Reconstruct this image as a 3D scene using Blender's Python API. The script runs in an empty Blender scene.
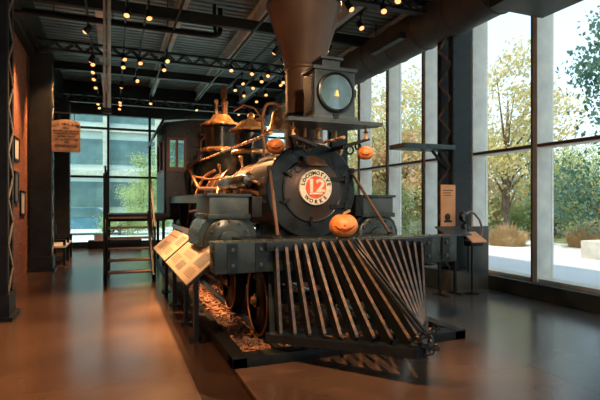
import bpy, bmesh, math, random
from mathutils import Vector, Matrix
random.seed(12)
C = bpy.context.scene.collection
S = bpy.context.scene
PI = math.pi
# ------------------------------------------------------------ camera, sky, sun, exposure
cam = bpy.data.cameras.new('camera'); camo = bpy.data.objects.new('camera', cam); C.objects.link(camo)
camo.location = (0, 0, 1.5); camo.rotation_euler = (PI/2, 0, math.radians(-21.7))
cam.sensor_width = 36; cam.lens = 470/600*36; cam.shift_y = 0.005; cam.clip_end = 300
S.camera = camo
S.view_settings.view_transform = 'Standard'; S.view_settings.look = 'None'; S.view_settings.gamma = 1
S.view_settings.use_curve_mapping = False
S.view_settings.exposure = 0.28
W = bpy.data.worlds.new('sky'); S.world = W; W.use_nodes = True
wn = W.node_tree.nodes; wl = W.node_tree.links; wn.clear()
wo = wn.new('ShaderNodeOutputWorld'); bg = wn.new('ShaderNodeBackground')
sky = wn.new('ShaderNodeTexSky'); sky.sky_type = 'NISHITA'; sky.sun_disc = False
sky.sun_elevation = math.radians(40); sky.sun_rotation = math.radians(240); sky.air_density = 1.0; sky.dust_density = 3.0
mixs = wn.new('ShaderNodeMix'); mixs.data_type = 'RGBA'; mixs.inputs[0].default_value = 0.72
mixs.inputs[7].default_value = (2.85, 3.5, 3.95, 1)
wl.new(sky.outputs[0], mixs.inputs[6]); wl.new(mixs.outputs[2], bg.inputs[0]); wl.new(bg.outputs[0], wo.inputs[0])
SKY = 0.38
bg.inputs[1].default_value = SKY
sun = bpy.data.lights.new('sun', 'SUN'); suno = bpy.data.objects.new('sun', sun); C.objects.link(suno)
sun.energy = 4.2; sun.angle = math.radians(2); sun.color = (1, .88, .68)
suno.rotation_euler = (math.radians(35), 0, math.radians(-65)); suno.location = (0, 0, 30)
LAMP = 3.0       # power factor of the track spotlights
GLOW = 1.5

# ------------------------------------------------------------ materials
def nodes(name):
    m = bpy.data.materials.new(name); m.use_nodes = True
    n = m.node_tree.nodes; return m, n, m.node_tree.links, n['Principled BSDF']
def mat(name, col, rough=.5, metal=0, var=.25, scale=6, bump=0, bscale=40, col2=None, rvar=.12, spec=.5, coat=0):
    m, n, l, b = nodes(name)
    tc = n.new('ShaderNodeTexCoord'); nz = n.new('ShaderNodeTexNoise'); nz.inputs['Scale'].default_value = scale
    nz.inputs['Detail'].default_value = 5
    l.new(tc.outputs['Object'], nz.inputs['Vector'])
    mx = n.new('ShaderNodeMix'); mx.data_type = 'RGBA'
    c2 = col2 if col2 else tuple(max(0, x*(1-var)) for x in col)
    c1 = col if col2 else tuple(min(1, x*(1+var)) for x in col)
    mx.inputs[6].default_value = (*c2, 1); mx.inputs[7].default_value = (*c1, 1)
    rp = n.new('ShaderNodeMapRange'); rp.inputs[1].default_value = .35; rp.inputs[2].default_value = .65
    l.new(nz.outputs[0], rp.inputs[0]); l.new(rp.outputs[0], mx.inputs[0]); l.new(mx.outputs[2], b.inputs['Base Color'])
    r2 = n.new('ShaderNodeMapRange'); r2.inputs[3].default_value = max(.03, rough-rvar); r2.inputs[4].default_value = min(1, rough+rvar)
    l.new(nz.outputs[0], r2.inputs[0]); l.new(r2.outputs[0], b.inputs['Roughness'])
    b.inputs['Metallic'].default_value = metal; b.inputs['Specular IOR Level'].default_value = spec
    b.inputs['Coat Weight'].default_value = coat
    if bump:
        n2 = n.new('ShaderNodeTexNoise'); n2.inputs['Scale'].default_value = bscale; l.new(tc.outputs['Object'], n2.inputs['Vector'])
        bp = n.new('ShaderNodeBump'); bp.inputs['Strength'].default_value = bump; bp.inputs['Distance'].default_value = .02
        l.new(n2.outputs[0], bp.inputs['Height']); l.new(bp.outputs[0], b.inputs['Normal'])
    return m
M = {}
M['black'] = mat('black_enamel', (.009, .013, .013), .30, .1, .3, 5, .08, 30, spec=.4)
M['dkiron'] = mat('dark_iron', (.008, .009, .009), .48, .2, .3, 8, .15, 50, spec=.35)
M['green'] = mat('dark_green_enamel', (.028, .040, .037), .28, .15, .35, 4, .05, 25, spec=.45)
M['smoke'] = mat('smokebox_graphite', (.030, .036, .033), .38, .35, .45, 3.5, .12, 25, col2=(.065, .030, .018))
M['grey'] = mat('grey_iron', (.065, .082, .078), .34, .45, .3, 5, .1, 40)
M['stack'] = mat('brown_stack_paint', (.105, .060, .038), .42, .2, .2, 2.5, .05, 20)
M['boiler'] = mat('russia_iron_jacket', (.19, .085, .04), .33, .8, .4, 3, .05, 12)
M['brass'] = mat('aged_brass', (.74, .42, .17), .27, .55, .25, 7, .05, 30)
M['copper'] = mat('copper_pipe', (.50, .22, .095), .32, .75, .25, 9)
M['silver'] = mat('dull_silver_steel', (.09, .092, .09), .25, .85, .2, 5)
M['red'] = mat('red_paint', (.17, .018, .012), .4, 0, .25, 5)
M['lampblue'] = mat('headlight_blue_grey', (.055, .075, .082), .34, .3, .25, 6, .05, 30)
M['slatiron'] = mat('pilot_slat_paint', (.014, .019, .022), .36, .25, .3, 12, .15, 60)
M['slatedge'] = mat('slat_edge_highlight', (.22, .13, .08), .4, .5, .4, 14, .1, 60, col2=(.08, .075, .07))  # paler colour stands in for light caught on the slat edges
M['tire'] = mat('worn_wheel_rim', (.30, .16, .09), .4, .6, .3, 9)
M['rail'] = mat('steel_rail', (.11, .085, .07), .35, .8, .3, 8)
M['ballast'] = mat('ballast_gravel', (.50, .25, .13), .9, 0, .5, 25, .6, 60, col2=(.15, .08, .05))
M['gold'] = mat('plate_cream', (.72, .66, .50), .5, 0, .12, 20)
M['plate_red'] = mat('plate_orange_red', (.72, .10, .025), .5, 0, .2, 12)
M['letter'] = mat('letter_black', (.015, .013, .012), .6)
M['steel'] = mat('column_dark_green_steel', (.016, .021, .020), .5, .2, .35, 4, .1, 30)
M['steel2'] = mat('column_lacing_steel', (.32, .28, .23), .45, .4, .35, 9, .1, 30)
M['beam'] = mat('ceiling_beam_paint', (.62, .68, .62), .5, .0, .2, 3)
M['duct'] = mat('duct_grey_wrap', (.085, .082, .07), .55, .25, .2, 3, .25, 6)
M['mull'] = mat('mullion_warm_grey', (.80, .75, .65), .5, .1, .12, 3)
M['mullin'] = mat('mullion_inner_gasket', (.20, .085, .04), .5, 0, .2, 6)
M['curb'] = mat('curb_olive', (.055, .06, .05), .6, 0, .2, 5)
M['pumpkin'] = mat('pumpkin_skin', (.90, .27, .07), .45, 0, .2, 10)
M['pumpkin_in'] = mat('pumpkin_carving', (.22, .035, .01), .7)
M['stem'] = mat('pumpkin_stem', (.30, .22, .09), .8)
M['panel'] = mat('info_panel_tan', (.36, .275, .19), .55, 0, .08, 4)
M['panel_img'] = mat('panel_photo_grey', (.13, .115, .095), .5, 0, .45, 30)
M['panel_txt'] = mat('panel_text_brown', (.10, .065, .045), .6)
M['orange_panel'] = mat('panel_amber', (.66, .37, .17), .5, 0, .1, 4)
M['signwood'] = mat('sign_tan_wood', (.36, .235, .15), .6, 0, .2, 7)
M['tread'] = mat('stair_tread_wood', (.26, .15, .10), .5, 0, .25, 10)
M['white'] = mat('paper_white', (.7, .68, .62), .6, 0, .1, 9)
M['hose'] = mat('hoop_grey', (.23, .23, .22), .4, .4)
M['deck'] = mat('ceiling_deck_steel', (.26, .30, .28), .45, .2, .2, 2)
M['plaza'] = mat('pale_plaza_concrete', (.66, .68, .70), .8, 0, .05, .6)
M['grass'] = mat('lawn_grass', (.14, .17, .06), .9, 0, .4, 2)
M['bark'] = mat('tree_bark', (.16, .12, .09), .9, 0, .3, 8, .4, 20)
M['stone'] = mat('pale_stone', (.55, .53, .49), .8, 0, .15, 3)
M['bldg'] = mat('pale_building_render', (.62, .70, .69), .7, 0, .1, .5)
M['bldgwin'] = mat('building_glass', (.12, .20, .22), .15, .1, .2, 1)
M['carblue'] = mat('car_paint_blue', (.12, .26, .36), .25, .3, .1, 3)
M['rubber'] = mat('tyre_rubber', (.02, .02, .02), .8)

def leafmat(name, c1, c2):
    m, n, l, b = nodes(name)
    tc = n.new('ShaderNodeTexCoord'); nz = n.new('ShaderNodeTexNoise'); nz.inputs['Scale'].default_value = 1.1; nz.inputs['Detail'].default_value = 6
    l.new(tc.outputs['Object'], nz.inputs['Vector'])
    rp = n.new('ShaderNodeMapRange'); rp.inputs[1].default_value = .35; rp.inputs[2].default_value = .65; l.new(nz.outputs[0], rp.inputs[0])
    mx = n.new('ShaderNodeMix'); mx.data_type = 'RGBA'; mx.inputs[6].default_value = (*c1, 1); mx.inputs[7].default_value = (*c2, 1)
    l.new(rp.outputs[0], mx.inputs[0])
    d = n.new('ShaderNodeBsdfDiffuse'); t = n.new('ShaderNodeBsdfTranslucent'); ms = n.new('ShaderNodeMixShader'); ms.inputs[0].default_value = .5
    l.new(mx.outputs[2], d.inputs[0]); l.new(mx.outputs[2], t.inputs[0]); l.new(d.outputs[0], ms.inputs[1]); l.new(t.outputs[0], ms.inputs[2])
    l.new(ms.outputs[0], n['Material Output'].inputs[0]); n.remove(b); return m
M['leaf_yellow'] = leafmat('leaves_yellow', (.56, .52, .24), (.74, .66, .40))
M['leaf_green'] = leafmat('leaves_green', (.34, .43, .20), (.56, .60, .30))
M['leaf_orange'] = leafmat('leaves_orange', (.66, .45, .27), (.66, .55, .30))
M['leaf_pine'] = leafmat('needles_blue_green', (.07, .16, .13), (.16, .27, .20))
M['straw'] = leafmat('straw_blades', (.55, .40, .22), (.72, .55, .34))

def glassmat(name, tint, refl=.06, rough=0.0):
    m, n, l, b = nodes(name); n.remove(b)
    t = n.new('ShaderNodeBsdfTransparent'); t.inputs[0].default_value = (*tint, 1)
    g = n.new('ShaderNodeBsdfGlossy'); g.inputs['Roughness'].default_value = rough
    fr = n.new('ShaderNodeFresnel'); fr.inputs[0].default_value = 1.45
    ge = n.new('ShaderNodeNewGeometry'); iv = n.new('ShaderNodeMath'); iv.operation = 'SUBTRACT'; iv.inputs[0].default_value = 1; l.new(ge.outputs['Backfacing'], iv.inputs[1])
    mu = n.new('ShaderNodeMath'); mu.operation = 'MULTIPLY'; l.new(iv.outputs[0], mu.inputs[0]); l.new(fr.outputs[0], mu.inputs[1])
    ms = n.new('ShaderNodeMixShader'); l.new(mu.outputs[0], ms.inputs[0]); l.new(t.outputs[0], ms.inputs[1]); l.new(g.outputs[0], ms.inputs[2])
    l.new(ms.outputs[0], n['Material Output'].inputs[0]); return m
M['glass'] = glassmat('window_glass', (.93, .95, .94))
M['glass_back'] = glassmat('tinted_window_glass', (.80, .92, .90))
M['cabglass'] = glassmat('cab_glass', (.75, .8, .78))
M['lens'] = mat('headlight_reflector_glass', (.75, .76, .78), .10, .9, .0, 3, rvar=.0)

def emis(name, col, k):
    m, n, l, b = nodes(name); b.inputs['Base Color'].default_value = (*col, 1)
    b.inputs['Emission Color'].default_value = (*col, 1); b.inputs['Emission Strength'].default_value = k; return m
M['bulb'] = emis('warm_bulb', (1, .46, .17), GLOW)
M['litpanel'] = emis('lit_strip', (.9, 1, .98), 2.0)
M['headbulb'] = emis('headlight_flame', (1, .42, .12), 1.0)

def brick():
    m, n, l, b = nodes('red_brick')
    tc = n.new('ShaderNodeTexCoord'); sp = n.new('ShaderNodeSeparateXYZ'); cb = n.new('ShaderNodeCombineXYZ')
    l.new(tc.outputs['Object'], sp.inputs[0]); l.new(sp.outputs[1], cb.inputs[0]); l.new(sp.outputs[2], cb.inputs[1])
    br = n.new('ShaderNodeTexBrick'); br.inputs['Scale'].default_value = 1
    br.inputs['Brick Width'].default_value = .22; br.inputs['Row Height'].default_value = .078; br.inputs['Mortar Size'].default_value = .009
    br.inputs['Color1'].default_value = (.46, .15, .075, 1); br.inputs['Color2'].default_value = (.30, .095, .05, 1); br.inputs['Mortar'].default_value = (.22, .15, .11, 1)
    l.new(cb.outputs[0], br.inputs['Vector']); l.new(br.outputs[0], b.inputs['Base Color']); b.inputs['Roughness'].default_value = .8
    bp = n.new('ShaderNodeBump'); bp.invert = True; bp.inputs['Strength'].default_value = .5; bp.inputs['Distance'].default_value = .01
    l.new(br.outputs[1], bp.inputs['Height']); l.new(bp.outputs[0], b.inputs['Normal']); return m
M['brick'] = brick()

def floormat():
    m, n, l, b = nodes('polished_concrete')
    tc = n.new('ShaderNodeTexCoord'); mp = n.new('ShaderNodeMapping'); mp.inputs['Scale'].default_value = (.55, 1.1, 1)
    l.new(tc.outputs['Object'], mp.inputs[0])
    nz = n.new('ShaderNodeTexNoise'); nz.inputs['Scale'].default_value = 1.1; nz.inputs['Detail'].default_value = 4; nz.inputs['Roughness'].default_value = .5
    l.new(mp.outputs[0], nz.inputs['Vector'])
    cr = n.new('ShaderNodeValToRGB'); e = cr.color_ramp.elements
    e[0].position = .32; e[0].color = (.080, .046, .030, 1); e[1].position = .68; e[1].color = (.148, .090, .058, 1)
    l.new(nz.outputs[0], cr.inputs[0])
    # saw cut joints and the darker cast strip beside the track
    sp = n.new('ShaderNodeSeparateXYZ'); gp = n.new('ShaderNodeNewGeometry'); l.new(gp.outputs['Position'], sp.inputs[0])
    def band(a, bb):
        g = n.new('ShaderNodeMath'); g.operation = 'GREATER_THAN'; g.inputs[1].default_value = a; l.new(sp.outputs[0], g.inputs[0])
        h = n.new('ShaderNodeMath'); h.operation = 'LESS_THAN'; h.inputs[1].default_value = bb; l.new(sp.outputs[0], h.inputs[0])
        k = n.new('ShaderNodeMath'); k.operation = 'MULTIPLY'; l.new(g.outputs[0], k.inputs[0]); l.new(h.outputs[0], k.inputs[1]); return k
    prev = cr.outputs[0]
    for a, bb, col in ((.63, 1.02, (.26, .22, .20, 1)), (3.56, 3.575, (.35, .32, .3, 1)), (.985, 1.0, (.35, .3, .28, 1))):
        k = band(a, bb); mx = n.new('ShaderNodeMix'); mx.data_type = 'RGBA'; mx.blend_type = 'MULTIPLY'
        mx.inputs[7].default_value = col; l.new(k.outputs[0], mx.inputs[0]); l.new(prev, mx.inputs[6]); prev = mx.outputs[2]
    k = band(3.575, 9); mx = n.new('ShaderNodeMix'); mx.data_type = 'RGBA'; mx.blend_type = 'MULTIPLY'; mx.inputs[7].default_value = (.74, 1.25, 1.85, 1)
    l.new(k.outputs[0], mx.inputs[0]); l.new(prev, mx.inputs[6]); prev = mx.outputs[2]      # bluish window light put into the colour right of the joint
    l.new(prev, b.inputs['Base Color'])
    rr = n.new('ShaderNodeMapRange'); rr.inputs[3].default_value = .17; rr.inputs[4].default_value = .25; l.new(nz.outputs[0], rr.inputs[0])
    l.new(rr.outputs[0], b.inputs['Roughness'])
    return m
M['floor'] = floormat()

# ------------------------------------------------------------ mesh helpers
def wloc(o):
    v = Vector((0, 0, 0))
    while o: v += o.location; o = o.parent
    return v
class MB:
    def __init__(s): s.b = bmesh.new()
    def box(s, x0, x1, y0, y1, z0, z1, bev=0):
        t = bmesh.new(); bmesh.ops.create_cube(t, size=1)
        for v in t.verts: v.co = Vector(((x0+x1)/2+v.co.x*(x1-x0), (y0+y1)/2+v.co.y*(y1-y0), (z0+z1)/2+v.co.z*(z1-z0)))
        if bev: bmesh.ops.bevel(t, geom=t.edges[:], offset=bev, segments=2, affect='EDGES', profile=.7)
        s.add(t); return s
    def add(s, t, mtx=None):
        if mtx: t.transform(mtx)
        me = bpy.data.meshes.new('t'); t.to_mesh(me); s.b.from_mesh(me); bpy.data.meshes.remove(me); t.free()
    def cyl(s, p0, p1, r0, r1=None, seg=24, caps=True):
        r1 = r0 if r1 is None else r1; p0 = Vector(p0); p1 = Vector(p1); d = p1-p0
        t = bmesh.new(); bmesh.ops.create_cone(t, cap_ends=caps, segments=seg, radius1=r0, radius2=r1, depth=d.length)
        s.add(t, Matrix.Translation((p0+p1)/2) @ d.to_track_quat('Z', 'Y').to_matrix().to_4x4()); return s
    def lathe(s, prof, o, axis=(0, 0, 1), seg=40):
        q = Vector(axis).to_track_quat('Z', 'Y').to_matrix().to_4x4(); mtx = Matrix.Translation(o) @ q
        t = bmesh.new(); rings = []
        for r, z in prof:
            rings.append([t.verts.new((max(r, 1e-4)*math.cos(2*PI*i/seg), max(r, 1e-4)*math.sin(2*PI*i/seg), z)) for i in range(seg)])
        for a, b in zip(rings, rings[1:]):
            for i in range(seg): t.faces.new((a[i], a[(i+1) % seg], b[(i+1) % seg], b[i]))
        if prof[0][0] > 1e-3: t.faces.new(rings[0][::-1])
        if prof[-1][0] > 1e-3: t.faces.new(rings[-1])
        s.add(t, mtx); return s
    def tube(s, pts, r, seg=10):
        pts = [Vector(p) for p in pts]
        rs = r if isinstance(r, (list, tuple)) else [r]*len(pts)
        t = bmesh.new(); rings = []; up = None
        for i, p in enumerate(pts):
            d = (pts[min(i+1, len(pts)-1)]-pts[max(i-1, 0)]).normalized()
            if up is None: up = d.orthogonal().normalized()
            else: up = (up-d*up.dot(d)).normalized()
            sd = d.cross(up)
            rings.append([t.verts.new(p+(up*math.cos(2*PI*k/seg)+sd*math.sin(2*PI*k/seg))*rs[i]) for k in range(seg)])
        for a, b in zip(rings, rings[1:]):
            for i in range(seg): t.faces.new((a[i], a[(i+1) % seg], b[(i+1) % seg], b[i]))
        t.faces.new(rings[0][::-1]); t.faces.new(rings[-1]); s.add(t); return s
    def bar(s, p0, p1, w, h, up=(0, 0, 1)):           # square bar between two points: w across, h along up
        p0 = Vector(p0); p1 = Vector(p1); d = (p1-p0); L = d.length; d.normalize()
        sd = d.cross(Vector(up)).normalized(); u = sd.cross(d).normalized()
        t = bmesh.new(); bmesh.ops.create_cube(t, size=1)
        c = (p0+p1)/2
        for v in t.verts: v.co = c+sd*(v.co.x*w)+d*(v.co.y*L)+u*(v.co.z*h)
        s.add(t); return s
    def prism(s, poly, a, b, plane='XZ'):             # polygon extruded along the remaining axis
        t = bmesh.new()
        f = {'XZ': lambda p, q: (p[0], q, p[1]), 'YZ': lambda p, q: (q, p[0], p[1]), 'XY': lambda p, q: (p[0], p[1], q)}[plane]
        A = [t.verts.new(f(p, a)) for p in poly]; B = [t.verts.new(f(p, b)) for p in poly]
        t.faces.new(A); t.faces.new(B[::-1]); n = len(poly)
        for i in range(n): t.faces.new((A[i], B[i], B[(i+1) % n], A[(i+1) % n]))
        bmesh.ops.recalc_face_normals(t, faces=t.faces[:]); s.add(t); return s
    def quad(s, *p):
        s.b.faces.new([s.b.verts.new(x) for x in p]); return s
    def torus(s, o, R, r, axis=(0, 0, 1), a0=0, a1=2*PI, n=40, seg=8):
        q = Vector(axis).to_track_quat('Z', 'Y').to_matrix()
        o = Vector(o); full = abs(a1-a0-2*PI) < 1e-6
        pts = [o+q @ Vector((R*math.cos(a0+(a1-a0)*i/n), R*math.sin(a0+(a1-a0)*i/n), 0)) for i in range(n+1)]
        return s.tube(pts, r, seg)
    def build(s, name, m, parent=None, smooth=True, recalc=False):
        b = s.b
        if recalc: bmesh.ops.recalc_face_normals(b, faces=b.faces[:])
        lo = Vector((1e9,)*3); hi = Vector((-1e9,)*3)
        for v in b.verts:
            for k in range(3): lo[k] = min(lo[k], v.co[k]); hi[k] = max(hi[k], v.co[k])
        c = (lo+hi)/2
        if parent is None: c.z = lo.z
        for v in b.verts: v.co -= c
        me = bpy.data.meshes.new(name); b.to_mesh(me); b.free()
        me.materials.append(M[m] if isinstance(m, str) else m)
        if smooth:
            me.shade_smooth(); me.set_sharp_from_angle(angle=math.radians(35))
        o = bpy.data.objects.new(name, me); C.objects.link(o); o.parent = parent
        o.location = c - wloc(parent) if parent else c
        return o
def tag(o, label=None, cat=None, group=None, kind=None):
    if label: o['label'] = label
    if cat: o['category'] = cat
    if group: o['group'] = group
    if kind: o['kind'] = kind
    return o
def thing(name, loc, label, cat, group=None, rz=0):
    o = bpy.data.objects.new(name, None); C.objects.link(o); o.location = loc; o.rotation_euler.z = rz
    o.empty_display_size = .1
    return tag(o, label, cat, group)
def struct(name, mb, m, label=None, parent=None):
    o = mb.build(name, m, parent, smooth=False)
    if parent is None: o['kind'] = 'structure'
    return o
def copy_tree(o, parent=None):
    c = o.copy(); C.objects.link(c); c.parent = parent
    for ch in [k for k in list(o.children)]: copy_tree(ch, c)
    return c
def text_bm(s, size, ext=.002, align='CENTER', bold=0):
    cu = bpy.data.curves.new('t', 'FONT'); cu.body = s; cu.size = size; cu.extrude = ext; cu.align_x = align; cu.align_y = 'CENTER'
    cu.resolution_u = 3; cu.offset = bold
    o = bpy.data.objects.new('t', cu); C.objects.link(o)
    bpy.context.view_layer.update()
    me = bpy.data.meshes.new_from_object(o.evaluated_get(bpy.context.evaluated_depsgraph_get()))
    b = bmesh.new(); b.from_mesh(me); bpy.data.meshes.remove(me); bpy.data.objects.remove(o); bpy.data.curves.remove(cu)
    return b
FRONT = Matrix.Rotation(PI/2, 4, 'X')      # text lying in XY -> facing -Y

# ------------------------------------------------------------ setting
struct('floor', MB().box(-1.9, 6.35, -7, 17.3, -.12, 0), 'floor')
def deck():                                  # corrugated steel roof deck, ribs along X
    mb = MB(); t = bmesh.new(); y = -7; pts = []
    while y < 17.4:
        pts += [(y, 5.56), (y+.11, 5.56), (y+.125, 5.67), (y+.185, 5.67)]; y += .20
    A = [t.verts.new((-1.9, p[0], p[1])) for p in pts]; B = [t.verts.new((6.6, p[0], p[1])) for p in pts]
    for i in range(len(pts)-1): t.faces.new((A[i], A[i+1], B[i+1], B[i]))
    mb.add(t); mb.box(-1.9, 6.9, -7, 17.5, 5.68, 5.9); return mb
struct('ceiling', deck(), 'deck')
struct('wall_left', MB().box(-1.95, -1.72, -7, 17.4, 0, 4.85), 'brick')
struct('trim_1', MB().box(-1.95, -1.50, -7, 17.4, 4.85, 5.66), 'steel')
struct('trim_2', MB().box(-1.72, -1.60, -7, 17.3, 4.72, 4.85), 'steel')
struct('wall_front', MB().box(-1.95, -1.3, -7.15, -6.95, 0, 5.66).box(-1.3, 6.3, -7.15, -6.95, 0, .24).box(-1.3, 6.3, -7.15, -6.95, 5.0, 5.66).box(6.3, 6.6, -7.15, -6.95, 0, 5.66), 'steel')
struct('baseboard_right', MB().box(6.12, 6.62, -7, 17.4, 0, .24, .01), 'curb')
# right window wall
ys = [11.75+1.45*k for k in range(4)][::-1] + [11.3-1.434*k for k in range(0)]
muls = [-6.7, -5.3, -3.9, -2.5, -1.0, .45, 1.9, 3.35, 4.15, 5.58, 7.02, 8.45, 9.88, 11.3, 12.73, 14.15, 15.6, 17.2]
muls = [5.58-1.434*k for k in range(1, 9)][::-1] + [5.58+1.434*k for k in range(0, 9)]
for y in (0,): pass
def window(n, y0, y1):
    r = bpy.data.objects.new('window_%d' % n, None); C.objects.link(r); r.location = (6.3, (y0+y1)/2, .24); r['kind'] = 'structure'
    MB().box(6.24, 6.60, y0-.055, y0+.055, .24, 5.56, .004).build('mullion', 'mull', r)
    MB().box(6.222, 6.242, y0+.035, y0+.054, .24, 5.56).build('gasket', 'mullin', r)
    fr = MB(); fr.box(6.26, 6.53, y0+.055, y1-.055, 2.38, 2.44); fr.box(6.26, 6.53, y0+.06, y1-.06, .24, .30); fr.box(6.26, 6.53, y0+.06, y1-.06, 5.40, 5.56)
    fr.build('transom', 'mull', r)
    MB().box(6.235, 6.262, y0+.06, y1-.06, 2.39, 2.43).build('transom_gasket', 'mullin', r)
    MB().box(6.54, 6.552, y0+.055, y1-.055, .30, 2.38).build('glass_pane', 'glass', r, False)
    MB().box(6.54, 6.552, y0+.055, y1-.055, 2.44, 5.40).build('glass_pane', 'glass', r, False)
nwin = 0
for a, b in zip(muls, muls[1:]):
    nwin += 1; window(nwin, a, b)
struct('trim_3', MB().box(6.24, 6.6, 17.0, 17.4, 0, 5.66), 'mull')
# back window wall at Y 17.3
struct('wall_back', MB().box(-1.95, -1.55, 17.25, 17.45, 0, 5.66).box(-1.55, 6.3, 17.25, 17.45, 4.48, 5.66).box(-1.55, 6.3, 17.2, 17.5, 0, .12), 'steel')
bx = [-1.5, -.15, 1.2, 2.6, 4.0, 5.4, 6.3]
for i in range(len(bx)-1):
    nwin += 1; r = bpy.data.objects.new('window_%d' % nwin, None); C.objects.link(r); r.location = ((bx[i]+bx[i+1])/2, 17.3, .12); r['kind'] = 'structure'
    f = MB(); f.box(bx[i]-.04, bx[i]+.04, 17.25, 17.4, .12, 4.48)
    for z in (.12, 2.35, 4.0): f.box(bx[i]+.04, bx[i+1]-.04, 17.27, 17.38, z, z+.07)
    f.build('window_frame', 'steel', r)
    for z0, z1 in ((.19, 2.35), (2.42, 4.0), (4.07, 4.48)): MB().box(bx[i]+.04, bx[i+1]-.04, 17.32, 17.33, z0, z1).build('glass_pane', 'glass_back', r, False)

fx = [-1.3, .22, 1.74, 3.26, 4.78, 6.3]  # unseen windows behind the viewer, added for cool fill light from the front
for a, b in zip(fx, fx[1:]):
    nwin += 1; r = bpy.data.objects.new('window_%d' % nwin, None); C.objects.link(r); r.location = ((a+b)/2, -7.05, .24); r['kind'] = 'structure'
    f = MB(); f.box(a-.05, a+.05, -7.13, -6.97, .24, 5.0); f.box(a+.05, b-.05, -7.1, -7.0, 2.38, 2.45); f.build('window_frame', 'mull', r)
    for z0, z1 in ((.24, 2.38), (2.45, 5.0)): MB().box(a+.05, b-.05, -7.06, -7.05, z0, z1).build('glass_pane', 'glass', r, False)

# steel columns
def column(x, y, label, top=4.78):
    r = thing('steel_column', (x, y, 0), label, 'column', 'riveted steel columns')
    w = .2
    for sx in (-1, 1): pass
    for sy in (-1, 1):
        f = MB(); f.box(x-w, x+w, y+sy*w-.012, y+sy*w+.012, 0.03, top)
        for sx in (-1, 1): f.box(x+sx*w-.012, x+sx*w+.012, y+sy*(w-.05)-.05, y+sy*(w-.05)+.05, .03, top)
        z = .15
        while z < top-.1:
            for sx in (-1, 1): f.lathe([(0, .012), (.012, .008), (.014, 0)], (x+sx*(w-.035), y+sy*(w+.012), z), (0, sy, 0), 8)
            z += .16
        f.build('channel_plate', 'steel', r)
    for sx in (-1, 1):
        l = MB(); z = .35; k = 0
        while z < top-.35:
            a, b = (-1, 1) if k % 2 == 0 else (1, -1)
            l.bar((x+sx*(w+.012), y+a*(w-.05), z), (x+sx*(w+.012), y+b*(w-.05), z+.30), .05, .012, (sx, 0, 0)); z += .30; k += 1
        l.build('lacing', 'steel2', r)
    b = MB(); b.box(x-.28, x+.28, y-.28, y+.28, 0, .05); b.box(x-.235, x+.235, y-.235, y+.235, .05, .33)
    b.build('base_plate', 'steel', r)
column(-1.46, 7.15, 'black riveted steel column with cross lacing at the photo\'s far left edge')
column(-1.46, 11.8, 'black riveted steel column on the left carrying the hanging tan sign')
column(-1.46, 16.3, 'black steel column in the left corner by the back window', 4.6)
column(5.72, 6.85, 'dark green laced steel column before the right window wall on a low pedestal')
column(5.72, 11.6, 'laced steel column before the right window wall, mostly behind the headlight')
MB().box(5.3, 6.1, 6.42, 7.3, 0, .33, .01).build('column_pedestal', 'curb')
tag(bpy.data.objects['column_pedestal'], 'low dark pedestal block around the foot of the right column', 'pedestal')
# girders and purlins
def girder(y, label, zb=4.86, zt=5.06):
    r = thing('lattice_girder', (2.2, y, zb), label, 'girder', 'lattice girders across the hall')
    for z in (zb, zt): MB().box(-1.7, 6.2, y-.08, y+.08, z-.025, z+.025).build('chord', 'steel', r)
    for s_ in (-1, 1):
        l = MB(); x = -1.6; k = 0
        while x < 6.0:
            a, b = (zb+.01, zt-.01) if k % 2 else (zt-.01, zb+.01)
            l.bar((x, y+s_*.07, a), (x+.2, y+s_*.07, b), .035, .012, (0, 1, 0)); x += .2; k += 1
        l.build('lacing', 'grey', r)
girder(6.95, 'dark lattice girder at the nearest right column, above the stack')
girder(11.6, 'dark lattice girder crossing the hall above the steam dome')
girder(16.1, 'dark lattice girder crossing the hall close to the back window', 4.66, 4.88)
def purlin(x, label):
    b = MB(); b.box(x-.075, x+.075, -6.9, 17.2, 5.23, 5.255); b.box(x-.09, x+.09, -6.9, 17.2, 5.53, 5.555); b.box(x-.012, x+.012, -6.9, 17.2, 5.25, 5.54)
    tag(b.build('roof_beam', 'beam', None, False), label, 'beam', 'long pale roof beams')
for x, lb in ((-.25, 'long pale green roof beam above the left aisle'), (1.25, 'long pale green roof beam left of the steam dome'),
              (2.82, 'long pale green roof beam running to the back between domes and stack'), (4.4, 'long pale green roof beam right of the smokestack'),
              (5.85, 'long roof beam above the round duct')): purlin(x, lb)
for y, lb in ((9.3, 'thin dark cross beam above the sand dome'), (13.8, 'thin dark cross beam between the two rear girders'), (4.6, 'thin dark cross beam nearest the viewer')):
    tag(MB().box(-1.5, 6.2, y-.06, y+.06, 5.02, 5.22).build('cross_beam', 'steel', None, False), lb, 'beam', 'thin dark cross beams')
# round duct
t = thing('round_duct', (5.5, 8, 4.9), 'big grey round ventilation duct running above the right windows', 'duct')
d = MB(); d.cyl((5.5, 5.35, 4.8), (5.5, 17.1, 4.8), .38, seg=40); d.build('duct_tube', 'duct', t)
for k in range(13): MB().torus((5.5, 5.6+k*.9, 4.8), .385, .012, (0, 1, 0)).build('seam_ring', 'duct', t)
d = MB(); d.box(5.15, 6.2, 4.2, 5.4, 4.37, 5.2, .01); d.build('square_box', 'steel', t)
d = MB(); d.box(5.0, 5.13, 7.5, 8.6, 4.60, 4.72); d.build('air_grille', 'grey', t)
for yy in (6.2, 9.2, 12.2, 15.2): MB().cyl((5.5, yy, 5.17), (5.5, yy, 5.55), .01, seg=6).build('hanger_rod', 'steel', t)
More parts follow.
